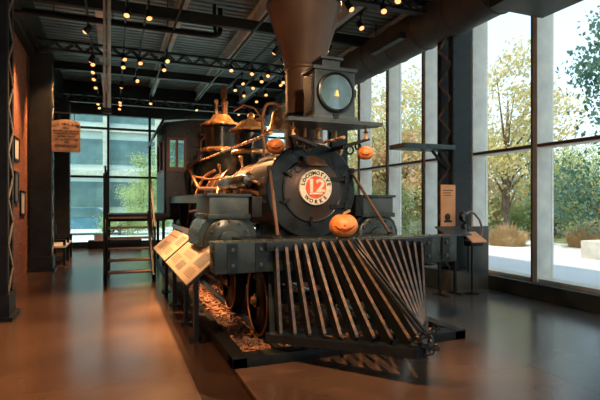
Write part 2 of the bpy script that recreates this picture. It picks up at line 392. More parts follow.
# pipes along the ceiling
def curve(pts, n=8):
    P = [Vector(p) for p in pts]; out = [P[0]]
    for i in range(1, len(P)-1):
        a = P[i]+(P[i-1]-P[i]).normalized()*min(.15, (P[i-1]-P[i]).length*.4); b = P[i]+(P[i+1]-P[i]).normalized()*min(.15, (P[i+1]-P[i]).length*.4)
        for k in range(n+1): s_ = k/n; out.append(a*(1-s_)**2+P[i]*2*s_*(1-s_)+b*s_*s_)
    out.append(P[-1]); return out
t = thing('sprinkler_pipe', (.7, 9.6, 4.9), 'dark pair of pipes crossing under the ceiling with an upturned end', 'pipe')
MB().tube(curve([(-1.7, 9.6, 4.93), (2.05, 9.6, 4.93), (2.05, 9.6, 5.5)]), .05).build('upper_pipe', 'dkiron', t)
MB().tube(curve([(-1.7, 9.25, 4.78), (1.9, 9.25, 4.78), (1.9, 9.45, 5.1), (1.9, 9.45, 5.5)]), .035).build('lower_pipe', 'dkiron', t)
v = MB(); v.cyl((2.05, 9.6, 5.25), (2.05, 9.6, 5.33), .11); v.cyl((1.9, 9.45, 5.2), (1.9, 9.45, 5.26), .08); v.cyl((1.7, 9.6, 5.3), (2.4, 9.6, 5.3), .04); v.build('flange', 'steel', t)
for xx in (-1.0, .0, 1.0): MB().cyl((xx, 9.6, 4.96), (xx, 9.6, 5.55), .008, seg=6).build('hanger', 'steel', t)
t = thing('hanging_mast', (-.12, 9.2, 3.2), 'tall pale double tube hanging from the ceiling over the left aisle', 'pipe')
MB().cyl((-.145, 9.2, 3.22), (-.145, 9.2, 5.55), .022, seg=12).build('thin_tube', 'beam', t)
MB().cyl((-.07, 9.2, 3.22), (-.07, 9.2, 5.55), .036, seg=16).build('thick_tube', 'beam', t)
MB().box(-.18, -.02, 9.14, 9.26, 3.12, 3.22, .01).build('end_clamp', 'steel', t)
t = tag(MB().tube(curve([(-.85, 8.7, 5.5), (-.85, 9.0, 5.1), (-.45, 9.0, 5.1), (-.45, 9.0, 5.5)]), .04).build('short_pipe', 'beam', None), 'short pale bent pipe near the ceiling in the upper left', 'pipe')
# light tracks
tracks = [(-.43, 5.6, 17), (.22, 5.6, 17), (.56, 5.6, 13.5), (1.11, 5.6, 16), (2.6, 5.6, 16.6), (3.15, 5.6, 14), (3.56, 5.6, 14), (4.12, 5.6, 16.8)]
tl = ['over the left aisle beside the brick wall', 'over the left aisle above the stairs', 'just right of the hanging mast', 'above the display panels',
      'above the steam dome', 'above the boiler right of the domes', 'right of the smokestack', 'farthest right, near the round duct']
for (x, a, b), lb in zip(tracks, tl):
    tag(MB().box(x-.018, x+.018, a, b, 4.90, 4.94).build('light_track', 'dkiron', None, False), 'thin black lighting track ' + lb, 'track', 'ceiling light tracks')
spots = {
 'a': (-.43, [9.43, 11.3, 11.63, 12.33, 13.02, 13.94, 16.2, 16.85]),
 'b': (.22, [8.36, 10.95, 11.6, 13.53, 15.7, 16.1, 16.8]),
 'c': (.56, [8.35, 11.14, 12.86]),
 'd': (1.11, [10.81, 11.48, 15.51]),
 'e': (2.6, [10.94, 16.02]),
 'f': (3.15, [9.27, 11.05, 12.04, 12.81]),
 'g': (3.56, [6.3, 6.78, 9.93, 11.07, 11.64, 12.4, 13.38]),
 'h': (4.12, [6.22, 6.65, 7.43, 8.77, 11.52, 11.8, 13.04, 14.0, 16.25])}
sname = {'a': 'on the track along the brick wall', 'b': 'on the track above the stairs', 'c': 'on the short track beside the hanging mast', 'd': 'on the track above the display panels',
         'e': 'on the track over the steam dome', 'f': 'on the track over the boiler', 'g': 'on the track right behind the smokestack', 'h': 'on the rightmost track near the duct'}
proto = None
def make_spot(x, y, aim):
    r = thing('track_spotlight', (x, y, 4.9), 'spot', 'spotlight', 'warm ceiling track spotlights')
    MB().cyl((x, y, 4.72), (x, y, 4.9), .012, seg=8).build('stem', 'dkiron', r)
    MB().box(x-.025, x+.025, y-.05, y+.05, 4.87, 4.90).build('adapter', 'dkiron', r)
    return r
ords = ['nearest', 'second', 'third', 'fourth', 'fifth', 'sixth', 'seventh', 'eighth', 'ninth']
# (key, index) -> (target, watts, cone degrees) for lamps that light the hall
AIM = {}
LIT = {('a', 0): ((-1.72, 9.6, 3.2), 240, 75), ('a', 1): ((-1.72, 12.5, 2.2), 160, 70), ('b', 0): ((-.4, 6.0, 0), 330, 75), ('b', 3): ((-.5, 14.5, 0), 120, 70), ('b', 1): ((1.5, 8.8, .9), 420, 45),
       ('c', 0): ((1.4, 6.2, 0), 750, 38), ('c', 1): ((1.4, 8.6, 1.2), 230, 50), ('d', 0): ((2.0, 7.6, 1.9), 140, 55), ('c', 2): ((2.2, 9.6, 2.4), 70, 40),
       ('f', 0): ((2.2, 10.2, 3.0), 160, 45), ('g', 0): ((2.3, 5.6, 4.2), 120, 60), ('h', 3): ((2.5, 8.2, 2.4), 80, 60), ('h', 0): ((2.4, 4.6, .8), 120, 50)}
def lamp(name, parent, loc, target, watts, cone, col=(1, .50, .21), blend=.6, size=.05):
    watts *= 1
    L = bpy.data.lights.new(name, 'SPOT'); L.energy = watts*LAMP; L.spot_size = math.radians(cone); L.spot_blend = blend; L.color = col; L.shadow_soft_size = size
    o = bpy.data.objects.new(name, L); C.objects.link(o); o.parent = parent
    o.location = Vector(loc) - (wloc(parent) if parent else Vector())
    o.rotation_euler = (Vector(target)-Vector(loc)).to_track_quat('-Z', 'Y').to_euler(); return o
for key, (x, yl) in spots.items():
    for i, y in enumerate(yl):
        r = make_spot(x, y, None)
        tgt, w, cone = LIT.get((key, i), ((x+random.uniform(-1, 1), y-1.6, 2.2), 0, 40))
        dirv = (Vector(tgt)-Vector((x, y, 4.66))).normalized()
        # cans lean toward their target, never more than 50 degrees from straight down
        p = Vector((x, y, 4.68)); a = p-dirv*.09; b = p+dirv*.07
        MB().cyl(a, b, .045, .06, seg=18).build('lamp_can', 'dkiron', r)
        MB().torus(b, .058, .006, dirv, n=20, seg=6).build('rim', 'dkiron', r)
        e = MB().lathe([(0.0001, .03), (.028, .022), (.047, .004), (.05, -.01)], b, dirv, 18).build('bulb', 'bulb', r)
        r['label'] = 'small warm ceiling spotlight %s, %s to the viewer' % (sname[key], ords[i]) if i == 0 else 'small warm ceiling spotlight %s, %s from the viewer' % (sname[key], ords[i])
        if w: lamp('lamp_light', r, b+dirv*.03, tgt, w, cone)
# behind-the-viewer track lamps (the hall goes on behind the camera)
for i, (x, y, tgt, w, cone) in enumerate([(-.4, 3.2, (.5, 4.1, 0), 230, 70), (1.11, 1.5, (2.2, 4.5, 1.0), 150, 50), (1.11, -1.0, (2.31, 5.4, 2.4), 330, 34), (3.56, 1.8, (2.6, 4.6, 1.3), 60, 40), (3.56, 3.2, (5.2, 6.3, 1.4), 110, 22)]):
    r = make_spot(x, y, None); r['label'] = ['track spotlight nearest the left wall ahead of the viewer, above the picture', 'track spotlight above the viewer aimed at the pilot, above the picture', 'track spotlight above the viewer aimed at the smokestack, above the picture', 'track spotlight right of the viewer aimed at the front beam, above the picture', 'track spotlight aimed at the upright amber panel, above the picture'][i]
    p = Vector((x, y, 4.68)); dv = (Vector(tgt)-p).normalized()
    MB().cyl(p-dv*.09, p+dv*.07, .045, .06, seg=18).build('lamp_can', 'dkiron', r)
    MB().lathe([(0.0001, .03), (.028, .022), (.047, .004), (.05, -.01)], p+dv*.07, dv, 18).build('bulb', 'bulb', r)
    lamp('lamp_light', r, p+dv*.12, tgt, w, cone, (1, .66, .40) if i in (1, 2, 3) else (1, .50, .21))
for x, lb in ((-.4, 'left'), (1.11, 'middle'), (3.56, 'right')):
    tag(MB().box(x-.018, x+.018, -1.4, 5.5, 4.90, 4.94).build('light_track', 'dkiron', None, False), 'thin black lighting track nearest the viewer, %s one of the three' % lb, 'track', 'ceiling light tracks')

# ------------------------------------------------------------ locomotive
CX = 2.31; CZ = 1.66
loco = thing('steam_locomotive', (CX, 8.5, .04), 'antique black steam locomotive with brown flared stack, square headlight and slatted pilot', 'locomotive')
P = lambda mb, name, m, parent=loco, **k: mb.build(name, m, parent, **k)
# boiler
b = MB().lathe([(.50, 0), (.50, 4.1), (.60, 4.8), (.60, 5.2)], (CX, 6.45, CZ), (0, 1, 0), 56); P(b, 'boiler', 'boiler')
for y in (7.0, 7.75, 8.5, 9.25, 10.0):
    MB().lathe([(.50, -.03), (.512, -.025), (.512, .025), (.50, .03)], (CX, y, CZ), (0, 1, 0), 56).build('boiler_band', 'brass', loco)
# smokebox
b = MB().lathe([(.56, 0), (.575, .02), (.575, 1.1), (.53, 1.12)], (CX, 5.42, CZ), (0, 1, 0), 60)
P(b, 'smokebox', 'smoke')
b = MB().lathe([(.585, 0), (.60, .012), (.60, .06), (.575, .07)], (CX, 5.385, CZ), (0, 1, 0), 60); P(b, 'front_ring', 'black')
rv = MB()
for i in range(28):
    a = 2*PI*i/28; MB().lathe([(0, .018), (.012, .012), (.016, 0)], (CX+.555*math.cos(a), 5.40, CZ+.555*math.sin(a)), (0, -1, 0), 8).build('rivet', 'black', loco)
dr = MB().lathe([(.001, .075), (.12, .072), (.26, .055), (.36, .02), (.385, .022), (.395, 0)], (CX, 5.385, CZ), (0, -1, 0), 60); door = P(dr, 'smokebox_door', 'smoke')
MB().torus((CX, 5.372, CZ), .39, .014, (0, 1, 0), n=60).build('door_ring', 'black', door)
for z in (CZ-.2, CZ+.14):
    h = MB(); h.bar((CX+.22, 5.335, z), (CX+.50, 5.36, z), .03, .045); h.cyl((CX+.44, 5.345, z-.045), (CX+.44, 5.345, z+.045), .022, seg=12); h.build('hinge', 'dkiron', door)
for a in (200, 265, 110, 150):
    a = math.radians(a); q = MB(); q.bar((CX+.33*math.cos(a), 5.34, CZ+.33*math.sin(a)), (CX+.45*math.cos(a), 5.35, CZ+.45*math.sin(a)), .03, .03, (0, 1, 0))
    q.cyl((CX+.42*math.cos(a), 5.37, CZ+.42*math.sin(a)), (CX+.42*math.cos(a), 5.30, CZ+.42*math.sin(a)), .02, seg=8); q.build('door_clamp', 'dkiron', door)
pl = MB().lathe([(.001, .03), (.135, .03), (.135, 0)], (CX, 5.31, CZ+.03), (0, -1, 0), 48).build('number_plate', 'plate_red', loco); pl['label'] = 'round orange-red number plate reading 12'
PZ = CZ+.03
MB().lathe([(.138, 0), (.138, .036), (.212, .036), (.218, .026), (.218, 0)], (CX, 5.31, PZ), (0, -1, 0), 60).build('lettered_rim', 'gold', pl)
tb = MB(); bm_ = text_bm('12', .215, .006, bold=.007); tb.add(bm_, Matrix.Translation((CX, 5.275, PZ+.015)) @ FRONT @ Matrix.Scale(1.15, 4, (1, 0, 0)))
tb.box(CX-.085, CX+.085, 5.27, 5.28, PZ-.085, PZ-.062)
tb.build('numerals', 'gold', pl, smooth=False)
rt = MB()
def arc_text(s, R, mid, step, flip):
    n = len(s)
    for i, ch in enumerate(s):
        if ch == ' ': continue
        a = math.radians(mid+(i-(n-1)/2)*step*(1 if flip else -1))
        rot = Matrix.Rotation(a-PI/2 if not flip else a+PI/2, 4, 'Z')
        rt.add(text_bm(ch, .062, .004, bold=.002), Matrix.Translation((CX+R*math.cos(a), 5.272, PZ+R*math.sin(a))) @ FRONT @ rot)
arc_text('LOCOMOTIVE', .175, 90, 17, False)
arc_text('WORKS', .175, 270, 22, True)
rt.build('rim_lettering', 'letter', pl, smooth=False)
# stack
st = MB().lathe([(.37, -.02), (.33, .05), (.262, .12), (.245, .2), (.24, 1.22), (.26, 1.235), (.26, 1.26), (.25, 1.28), (.47, 2.0), (.485, 2.03), (.485, 2.07), (.46, 2.10), (.36, 2.45), (.37, 2.48), (.37, 2.52), (.30, 2.52), (.28, 2.3)], (CX, 5.66, 1.98), (0, 0, 1), 56)
stk = P(st, 'smokestack', 'stack')
MB().lathe([(.478, -.02), (.492, -.01), (.492, .03), (.478, .04)], (CX, 5.66, 4.03), (0, 0, 1), 56).build('stack_band', 'black', stk)
MB().lathe([(.245, -.02), (.256, -.015), (.256, .02), (.245, .025)], (CX, 5.66, 2.62), (0, 0, 1), 48).build('stack_band', 'black', stk)
# headlight
hy0, hy1 = 4.74, 5.06; hz0, hz1 = 2.44, 2.99
hb = MB(); hb.box(CX-.25, CX+.25, hy0, hy1, hz0, hz1, .012); hb.box(CX-.27, CX+.27, hy0-.02, hy1+.02, hz1-.01, hz1+.03, .008); hb.box(CX-.27, CX+.27, hy0-.02, hy1+.02, hz0-.015, hz0+.03, .008)
hl = P(hb, 'headlight', 'lampblue')
MB().box(CX-.27, CX-.25, hy0+.06, hy1-.06, hz0+.08, hz1-.06).build('side_panel', 'black', hl)
MB().box(CX-.11, CX+.11, hy0+.1, hy0+.32, hz1+.02, hz1+.14, .01).box(CX-.14, CX+.14, hy0+.07, hy0+.35, hz1+.14, hz1+.17, .008).build('chimney', 'lampblue', hl)
lz = (hz0+hz1)/2+.02
MB().lathe([(.19, 0), (.19, .035), (.205, .05), (.222, .045), (.228, .02), (.228, 0)], (CX, hy0, lz), (0, -1, 0), 48).build('lens_ring', 'black', hl)
MB().lathe([(.0001, .012), (.10, .016), (.16, .022), (.19, .03)], (CX, hy0-.005, lz), (0, -1, 0), 40).build('lens', 'lens', hl)
MB().cyl((CX, hy0-.05, lz-.05), (CX, hy0-.05, lz+.015), .022, .008, seg=12).build('burner', 'headbulb', hl)
MB().lathe([(0.0001, .046), (.188, .040), (.188, .044), (.0001, .05)], (CX, hy0-.0, lz), (0, -1, 0), 40).build('front_glass', 'cabglass', hl)
q = MB()
q.box(CX+.25, CX+.275, hy0+.02, hy0+.06, lz-.03, lz+.06); q.box(CX-.03, CX+.03, hy0-.03, hy0, hz0+.0, hz0+.05); q.build('latch', 'dkiron', hl)
P(MB().prism([(CX-.58, 4.68), (CX+.58, 4.68), (CX+.58, 4.80), (CX+.30, 5.2), (CX-.30, 5.2), (CX-.58, 4.80)], 2.385, 2.425, 'XY'), 'headlight_shelf', 'lampblue', smooth=False)
for sx in (-1, 1):
    g = MB(); x1 = CX+sx*.50; x0 = CX+sx*.18
    g.bar((x0, 4.86, 2.15), (x1, 4.86, 2.255), .035, .035); g.bar((x0, 4.86, 2.15), (CX+sx*.25, 5.36, 2.16), .035, .035, (0, 1, 0)); g.bar((x1, 4.86, 2.255), (CX+sx*.25, 5.36, 2.18), .03, .03, (0, 1, 0))
    g.torus((CX+sx*.27, 4.90, 2.12), .045, .012, (0, 1, 0), n=20); g.torus((CX+sx*.37, 4.89, 2.165), .035, .012, (0, 1, 0), n=20)
    g.build('scroll_bracket', 'dkiron', loco)
    P(MB().lathe([(.03, 0), (.03, .02), (.014, .03), (.014, .06), (.034, .08), (.014, .10), (.014, .14)], (CX+sx*.46, 4.86, 2.25), (0, 0, 1), 16), 'bracket_knob', 'brass')
    P(MB().cyl((CX+sx*.2, 5.15, 2.28), (CX+sx*.2, 5.15, 2.39), .02, seg=12), 'shelf_post', 'copper')
P(MB().lathe([(.05, 0), (.05, .02), (.025, .03), (.025, .11), (.05, .12), (.05, .14)], (CX-.05, 5.1, 2.25), (0, 0, 1), 20), 'shelf_bolt', 'brass')
# saddle and frame
P(MB().prism([(CX-.5, .75), (CX+.5, .75), (CX+.42, 1.1), (CX+.33, 1.25), (CX-.33, 1.25), (CX-.42, 1.1)], 5.5, 6.4), 'cylinder_saddle', 'black')
for sx in (-1, 1): P(MB().box(CX+sx*.52-.05, CX+sx*.52+.05, 4.6, 13.6, .72, .92), 'frame_rail', 'dkiron')
# cylinders, steam chests
for sx in (-1, 1):
    cx = CX+sx*1.02
    cy = MB().lathe([(.11, -.05), (.13, -.045), (.14, -.01), (.27, 0), (.295, .02), (.295, .10), (.265, .11), (.265, .80), (.295, .81), (.295, .89), (.12, .90)], (cx, 5.52, 1.04), (0, 1, 0), 40)
    cyo = P(cy, 'cylinder', 'green')
    for i in range(12):
        a = 2*PI*i/12; MB().lathe([(0, .03), (.014, .028), (.018, 0)], (cx+.25*math.cos(a), 5.522, 1.04+.25*math.sin(a)), (0, -1, 0), 6).build('cylinder_bolt', 'grey', cyo)
    P(MB().box(cx-.24, cx+.24, 5.52, 6.42, 1.36, 1.58, .012), 'steam_chest', 'grey')
    P(MB().box(cx-.27, cx+.27, 5.49, 6.45, 1.575, 1.61, .01).box(cx-.26, cx+.26, 5.5, 6.44, 1.31, 1.37, .01), 'chest_cover', 'green')
    P(MB().prism([(cx-.36, .98), (cx-.36, 1.12), (cx-.31, 1.25), (cx-.24, 1.31), (cx+.24, 1.31), (cx+.31, 1.25), (cx+.36, 1.12), (cx+.36, .98)], 5.6, 6.35), 'cylinder_jacket', 'green')
    P(MB().box(CX+sx*.70-.06, CX+sx*.70+.06, 5.44, 5.6, 1.33, 1.58, .01), 'steam_pipe_flange', 'dkiron')
    # guides, crosshead, rods
    gx = CX+sx*1.02
    P(MB().box(gx-.04, gx+.04, 6.45, 7.5, 1.14, 1.18).box(gx-.04, gx+.04, 6.45, 7.5, .90, .94), 'crosshead_guides', 'grey')
    P(MB().cyl((gx, 6.4, 1.04), (gx, 7.0, 1.04), .03, seg=12), 'piston_rod', 'grey')
    P(MB().box(gx-.07, gx+.07, 6.95, 7.2, .94, 1.14, .01), 'crosshead', 'copper')
    P(MB().bar((gx, 7.1, 1.04), (gx, 9.5, .95), .04, .09), 'main_rod', 'copper')
    P(MB().bar((gx-sx*.08, 9.5, .95), (gx-sx*.08, 12.0, .95), .04, .09), 'side_rod', 'copper')
# wheels
def wheel(x, y, r, z, nsp, sx, name):
    w = MB(); w.lathe([(r*.84, -.05), (r*.84, .05)], (x, y, z), (1, 0, 0), 48)
    t = bmesh.new(); t.free()
    w = MB()
    w.lathe([(r*.82, -.045), (r*.90, -.05), (r*.90, .05), (r*.82, .045), (r*.82, -.045)], (x, y, z), (1, 0, 0), 48)
    w.cyl((x-.09, y, z), (x+.09, y, z), r*.2, seg=24)
    for i in range(nsp):
        a = 2*PI*i/nsp+.1; c_, s_ = math.cos(a), math.sin(a)
        w.bar((x, y+c_*r*.15, z+s_*r*.15), (x, y+c_*r*.85, z+s_*r*.85), .05, r*.10, (0, -s_, c_))
    o = P(w, name, 'black')
    MB().lathe([(r*.90, -.06), (r, -.06), (r, .05), (r*1.05, .055), (r*1.05, .075), (r*.90, .075), (r*.90, -.06)], (x, y, z), (-sx, 0, 0), 60).build('tire', 'dkiron', o)
    MB().torus((x+sx*.062, y, z), r*.975, .013, (1, 0, 0), n=60).build('worn_rim', 'tire', o)
    MB().lathe([(.001, .13), (r*.1, .13), (r*.13, .11), (r*.13, .05)], (x, y, z), (sx, 0, 0), 20).build('hub_cap', 'tire', o)
for sx in (-1, 1):
    for y in (5.0, 6.38): wheel(CX+sx*.77, y, .385, .425, 10, sx, 'pilot_truck_wheel')
    for y in (9.5, 12.0): wheel(CX+sx*.77, y, .76, .80, 15, sx, 'driving_wheel')
for y, r_ in ((5.0, .42), (6.38, .42), (9.5, .8), (12.0, .8)): P(MB().cyl((CX-.8, y, r_), (CX+.8, y, r_), .06, seg=16), 'axle', 'dkiron')
P(MB().box(CX-.6, CX-.5, 4.8, 6.6, .40, .56).box(CX+.5, CX+.6, 4.8, 6.6, .40, .56).box(CX-.6, CX+.6, 5.5, 5.9, .5, .7), 'truck_frame', 'dkiron')
# fenders / splashers over the drivers and running boards
for sx in (-1, 1):
    x0 = CX+sx*.85; 
    P(MB().box(min(CX+sx*.62, CX+sx*1.04), max(CX+sx*.62, CX+sx*1.04), 6.45, 11.6, 1.60, 1.635), 'running_board', 'black')
    P(MB().box(CX+sx*1.045-.012, CX+sx*1.045+.012, 6.45, 11.6, 1.50, 1.64), 'running_board_edge', 'grey')
    # air tank / tool box above the board
    P(MB().lathe([(.001, 0), (.07, .01), (.10, .06), (.10, 1.5), (.07, 1.56), (.001, 1.57)], (CX+sx*.66, 5.95, 1.80), (0, 1, 0), 24), 'air_reservoir', 'silver')
    # link motion bracket and valve rods
    P(MB().bar((gx if sx > 0 else CX-1.02, 6.4, 1.45), (CX+sx*1.02, 8.6, 1.35), .03, .03), 'valve_rod', 'copper')
    P(MB().box(CX+sx*1.0-.04, CX+sx*1.0+.04, 7.5, 7.6, .75, 1.6), 'guide_yoke', 'black')
    # handrail with stanchions
    hx = CX+sx*.50
    P(MB().tube([(hx, 5.5, 2.36), (hx, 11.7, 2.46)], .022, 10), 'hand_rail', 'brass')
    for y in (5.55, 7.1, 8.7, 10.4):
        P(MB().lathe([(.03, 0), (.016, .03), (.016, .1), (.03, .13), (.03, .19), (.01, .21)], (CX+sx*.44, y, CZ+.37), (sx*.2, 0, 1), 14), 'rail_stanchion', 'brass')
    # pipes hugging the boiler side
    if sx: 
        P(MB().tube(curve([(CX+sx*.40, 11.3, 2.55), (CX+sx*.72, 11.0, 2.35), (CX+sx*.66, 9.8, 1.8), (CX+sx*.62, 7.4, 1.72), (CX+sx*.53, 7.1, 1.75)]), .035), 'feed_pipe', 'copper')
        P(MB().tube(curve([(CX+sx*.58, 11.3, 2.4), (CX+sx*.68, 10.6, 2.1), (CX+sx*.60, 9.0, 1.95), (CX+sx*.56, 6.9, 1.9), (CX+sx*.60, 5.7, 1.75)]), .022), 'blower_pipe', 'copper')
        P(MB().tube(curve([(CX+sx*.30, 8.3, 2.15), (CX+sx*.56, 8.1, 1.95), (CX+sx*.72, 7.7, 1.6), (CX+sx*.9, 6.6, 1.60)]), .028), 'oil_pipe', 'copper')
        P(MB().tube(curve([(CX+sx*.28, 10.0, 2.2), (CX+sx*.55, 9.9, 2.05), (CX+sx*.75, 9.7, 1.64)]), .03), 'sand_pipe', 'copper')
        P(MB().lathe([(.05, 0), (.08, .03), (.08, .12), (.05, .15), (.03, .2)], (CX+sx*.62, 7.3, 1.64), (0, 0, 1), 18), 'check_valve', 'brass')
        P(MB().tube(curve([(CX+sx*.52, 7.4, 1.9), (CX+sx*.62, 6.9, 1.80), (CX+sx*.62, 6.3, 1.7), (CX+sx*.58, 5.8, 1.62)]), .03), 'dry_pipe', 'copper')
# brace rods from smokebox to beam
for sx in (-1, 1):
    P(MB().cyl((CX+sx*.55, 5.40, 1.90), (CX+sx*.69, 4.70, 1.14), .019, seg=14), 'brace_rod', 'stack')
    P(MB().lathe([(.055, 0), (.055, .02), (.03, .03), (.03, .05)], (CX+sx*.69, 4.70, 1.115), (0, 0, 1), 16), 'brace_foot', 'dkiron')
    P(MB().box(CX+sx*.55-.035, CX+sx*.55+.035, 5.37, 5.43, 1.86, 1.95, .008), 'brace_lug', 'dkiron')
# deck behind beam
P(MB().box(CX-1.0, CX+1.0, 4.66, 5.5, 1.055, 1.10), 'front_deck', 'black')
# buffer beam
bb = P(MB().box(CX-1.42, CX+1.42, 4.42, 4.68, .82, 1.125, .015), 'buffer_beam', 'green')
for x in (-1.25, -.97, 1.0, 1.25): MB().box(CX+x-.05, CX+x+.05, 4.40, 4.425, .84, 1.11).build('beam_strap', 'black', bb)
bt = MB()
for x in (-1.25, -.97, 1.0, 1.25):
    for z in (.9, 1.05): MB().lathe([(0, .03), (.018, .028), (.022, 0)], (CX+x, 4.405, z), (0, -1, 0), 8).build('bolt', 'grey', bb)
for i in range(14): MB().lathe([(0, .015), (.014, .01), (.016, 0)], (CX-1.3+i*.2, 4.5, 1.125), (0, 0, 1), 8).build('bolt', 'grey', bb)
# pilot
TZ, TY = 1.07, 4.375; BZ = .20; BT = .285; TIPY = 3.21
P(MB().box(CX-.93, CX+.93, 4.33, 4.42, 1.03, 1.115, .008), 'pilot_top_rail', 'black')
pb = MB()
for sx in (-1, 1): pb.bar((CX+sx*.90, 4.36, BZ), (CX, TIPY-.02, BT), .12, .075)
pb.bar((CX-.92, 4.36, BZ), (CX+.92, 4.36, BZ), .09, .07)
P(pb, 'pilot_bottom_frame', 'slatiron')
P(MB().cyl((CX, TIPY+.03, BT-.05), (CX, TIPY+.03, BT+.06), .07, seg=16), 'pilot_nose', 'slatiron')
N = 9
for sx in (-1, 1):
    for i in range(N):
        f = (i+.35)/N
        top = Vector((CX+sx*.88*(i+.5)/N, TY, TZ)); bot = Vector((CX+sx*.88*f, TIPY+.03+(4.34-TIPY)*f, BT+(BZ-BT)*f+.03))
        out = Vector((sx*.12, -.9, .35)).normalized()
        g = MB(); g.bar(top, bot, .026, .15, out); s_ = g.build('slat', 'slatiron', loco)
        d = (bot-top).normalized(); u = (out-d*out.dot(d)).normalized()
        MB().bar(top+u*.077+d*.02, bot+u*.077-d*.02, .028, .006, out).build('edge_highlight', 'slatedge', s_)  # thin strip painting the highlight along the slat's front edge
    for sy in (-1,):
        P(MB().bar((CX+sx*.80, 4.62, .84), (CX+sx*.86, 4.38, BZ), .05, .05), 'pilot_stay', 'black')
# drawbar lying down the middle of the pilot
db = MB(); a = Vector((CX-.02, 4.30, 1.07)); bq = Vector((CX+.02, 3.16, .42))
for s_ in (-.03, .03): db.bar(a+Vector((s_*.7, 0, .03)), bq+Vector((s_*.7, 0, .03)), .018, .035)
db.torus(bq+Vector((0, -.02, -.02)), .06, .02, (0, -.8, .6), n=24)
dbo = P(db, 'drawbar', 'slatiron')
lk = MB()
for i in range(16):
    c_ = bq+Vector((.10*math.sin(i*.55), -.06+.02*(i % 2), -.13+.014*i)); lk.torus(c_, .022, .007, (i % 2, .4, 1-i % 2), n=10, seg=6)
lk.build('chain', 'slatiron', dbo)
# domes, bell
sd = MB().lathe([(.44, -.12), (.40, .02), (.35, .12), (.335, .26), (.30, .30), (.30, .60), (.33, .61), (.375, .64), (.375, .66), (.2, .70), (.001, .71)], (CX, 8.2, 2.13), (0, 0, 1), 44)
o = P(sd, 'sand_dome', 'black')
MB().lathe([(.38, 0), (.385, .025), (.33, .05), (.26, .10), (.21, .16), (.16, .20), (.09, .215), (.05, .24), (.07, .28), (.045, .33), (.001, .355)], (CX, 8.2, 2.78), (0, 0, 1), 44).build('dome_cap', 'brass', o)
MB().lathe([(.34, -.02), (.362, .0), (.362, .03), (.335, .06), (.305, .07)], (CX, 8.2, 2.38), (0, 0, 1), 44).build('dome_base', 'brass', o)
SY = 10.6
sd = MB().lathe([(.60, -.25), (.54, .05), (.44, .22), (.42, .44), (.36, .48), (.36, .95), (.42, .97), (.45, 1.0), (.2, 1.05), (.001, 1.05)], (CX-.02, SY, 2.24), (0, 0, 1), 44)
o = P(sd, 'steam_dome', 'black')
MB().lathe([(.44, 0), (.475, .02), (.475, .045), (.40, .08), (.29, .14), (.22, .21), (.19, .27), (.001, .28)], (CX-.02, SY, 3.22), (0, 0, 1), 44).build('dome_cap', 'brass', o)
MB().lathe([(.43, -.02), (.45, .0), (.45, .04), (.40, .08), (.362, .09)], (CX-.02, SY, 2.66), (0, 0, 1), 44).build('dome_base', 'brass', o)
wh = MB()
for dx in (-.11, .11): wh.lathe([(.05, 0), (.05, .05), (.03, .06), (.035, .35), (.05, .37), (.05, .42), (.02, .45)], (CX-.02+dx, SY, 3.40), (0, 0, 1), 16)
wh.build('safety_valve', 'brass', o)
wh = MB().lathe([(.04, 0), (.04, .3), (.07, .34), (.07, .38), (.03, .42), (.03, .45), (.07, .47), (.07, .70), (.05, .73), (.02, .74), (.02, .8)], (CX+.02, SY-.1, 3.40), (0, 0, 1), 20)
wh.build('whistle', 'copper', o)
BX, BY = CX, 6.62
P(MB().lathe([(.001, 0), (.04, .0), (.19, -.30), (.21, -.33), (.20, -.33), (.17, -.30), (.14, -.20), (.11, -.06), (.06, -.02), (.001, -.01)][::-1] if False else [(.20, -.33), (.175, -.29), (.145, -.22), (.125, -.10), (.10, -.04), (.05, -.005), (.03, .02), (.001, .03)], (BX, BY, 2.90), (0, 0, 1), 36), 'bell', 'brass')
yk = MB()
yk.tube(curve([(BX-.27, BY, 2.76), (BX-.22, BY, 2.96), (BX-.08, BY, 2.98), (BX, BY, 2.94), (BX+.08, BY, 2.98), (BX+.22, BY, 2.96), (BX+.27, BY, 2.76)]), .022)
yk.cyl((BX-.36, BY, 2.72), (BX-.24, BY, 2.72), .03, seg=12); yk.cyl((BX+.24, BY, 2.72), (BX+.36, BY, 2.72), .03, seg=12)
P(yk, 'bell_yoke', 'copper')
for sx in (-1, 1):
    P(MB().tube(curve([(BX+sx*.26, BY, 2.12), (BX+sx*.24, BY, 2.3), (BX+sx*.26, BY, 2.5), (BX+sx*.28, BY, 2.76)]), .022), 'bell_stand', 'copper')
P(MB().tube([(BX-.30, BY, 2.76), (BX-.38, BY+.05, 2.9), (BX-.50, BY+.2, 2.96), (BX-.6, BY+.4, 2.9)], .014), 'bell_crank', 'copper')
P(MB().box(BX-.3, BX+.3, BY-.12, BY+.12, 2.09, 2.17, .01), 'bell_base', 'black')
# lubricator with glass by cab
P(MB().cyl((CX-.42, 10.95, 2.42), (CX-.42, 10.95, 2.75), .10, seg=24), 'oil_reservoir', 'silver')
P(MB().tube(curve([(CX-.42, 10.95, 2.75), (CX-.42, 10.95, 2.95), (CX-.34, 10.95, 3.0), (CX-.34, 10.95, 3.10)]), .025).cyl((CX-.42, 10.95, 3.08), (CX-.26, 10.95, 3.08), .02, seg=8), 'reservoir_valve', 'copper')
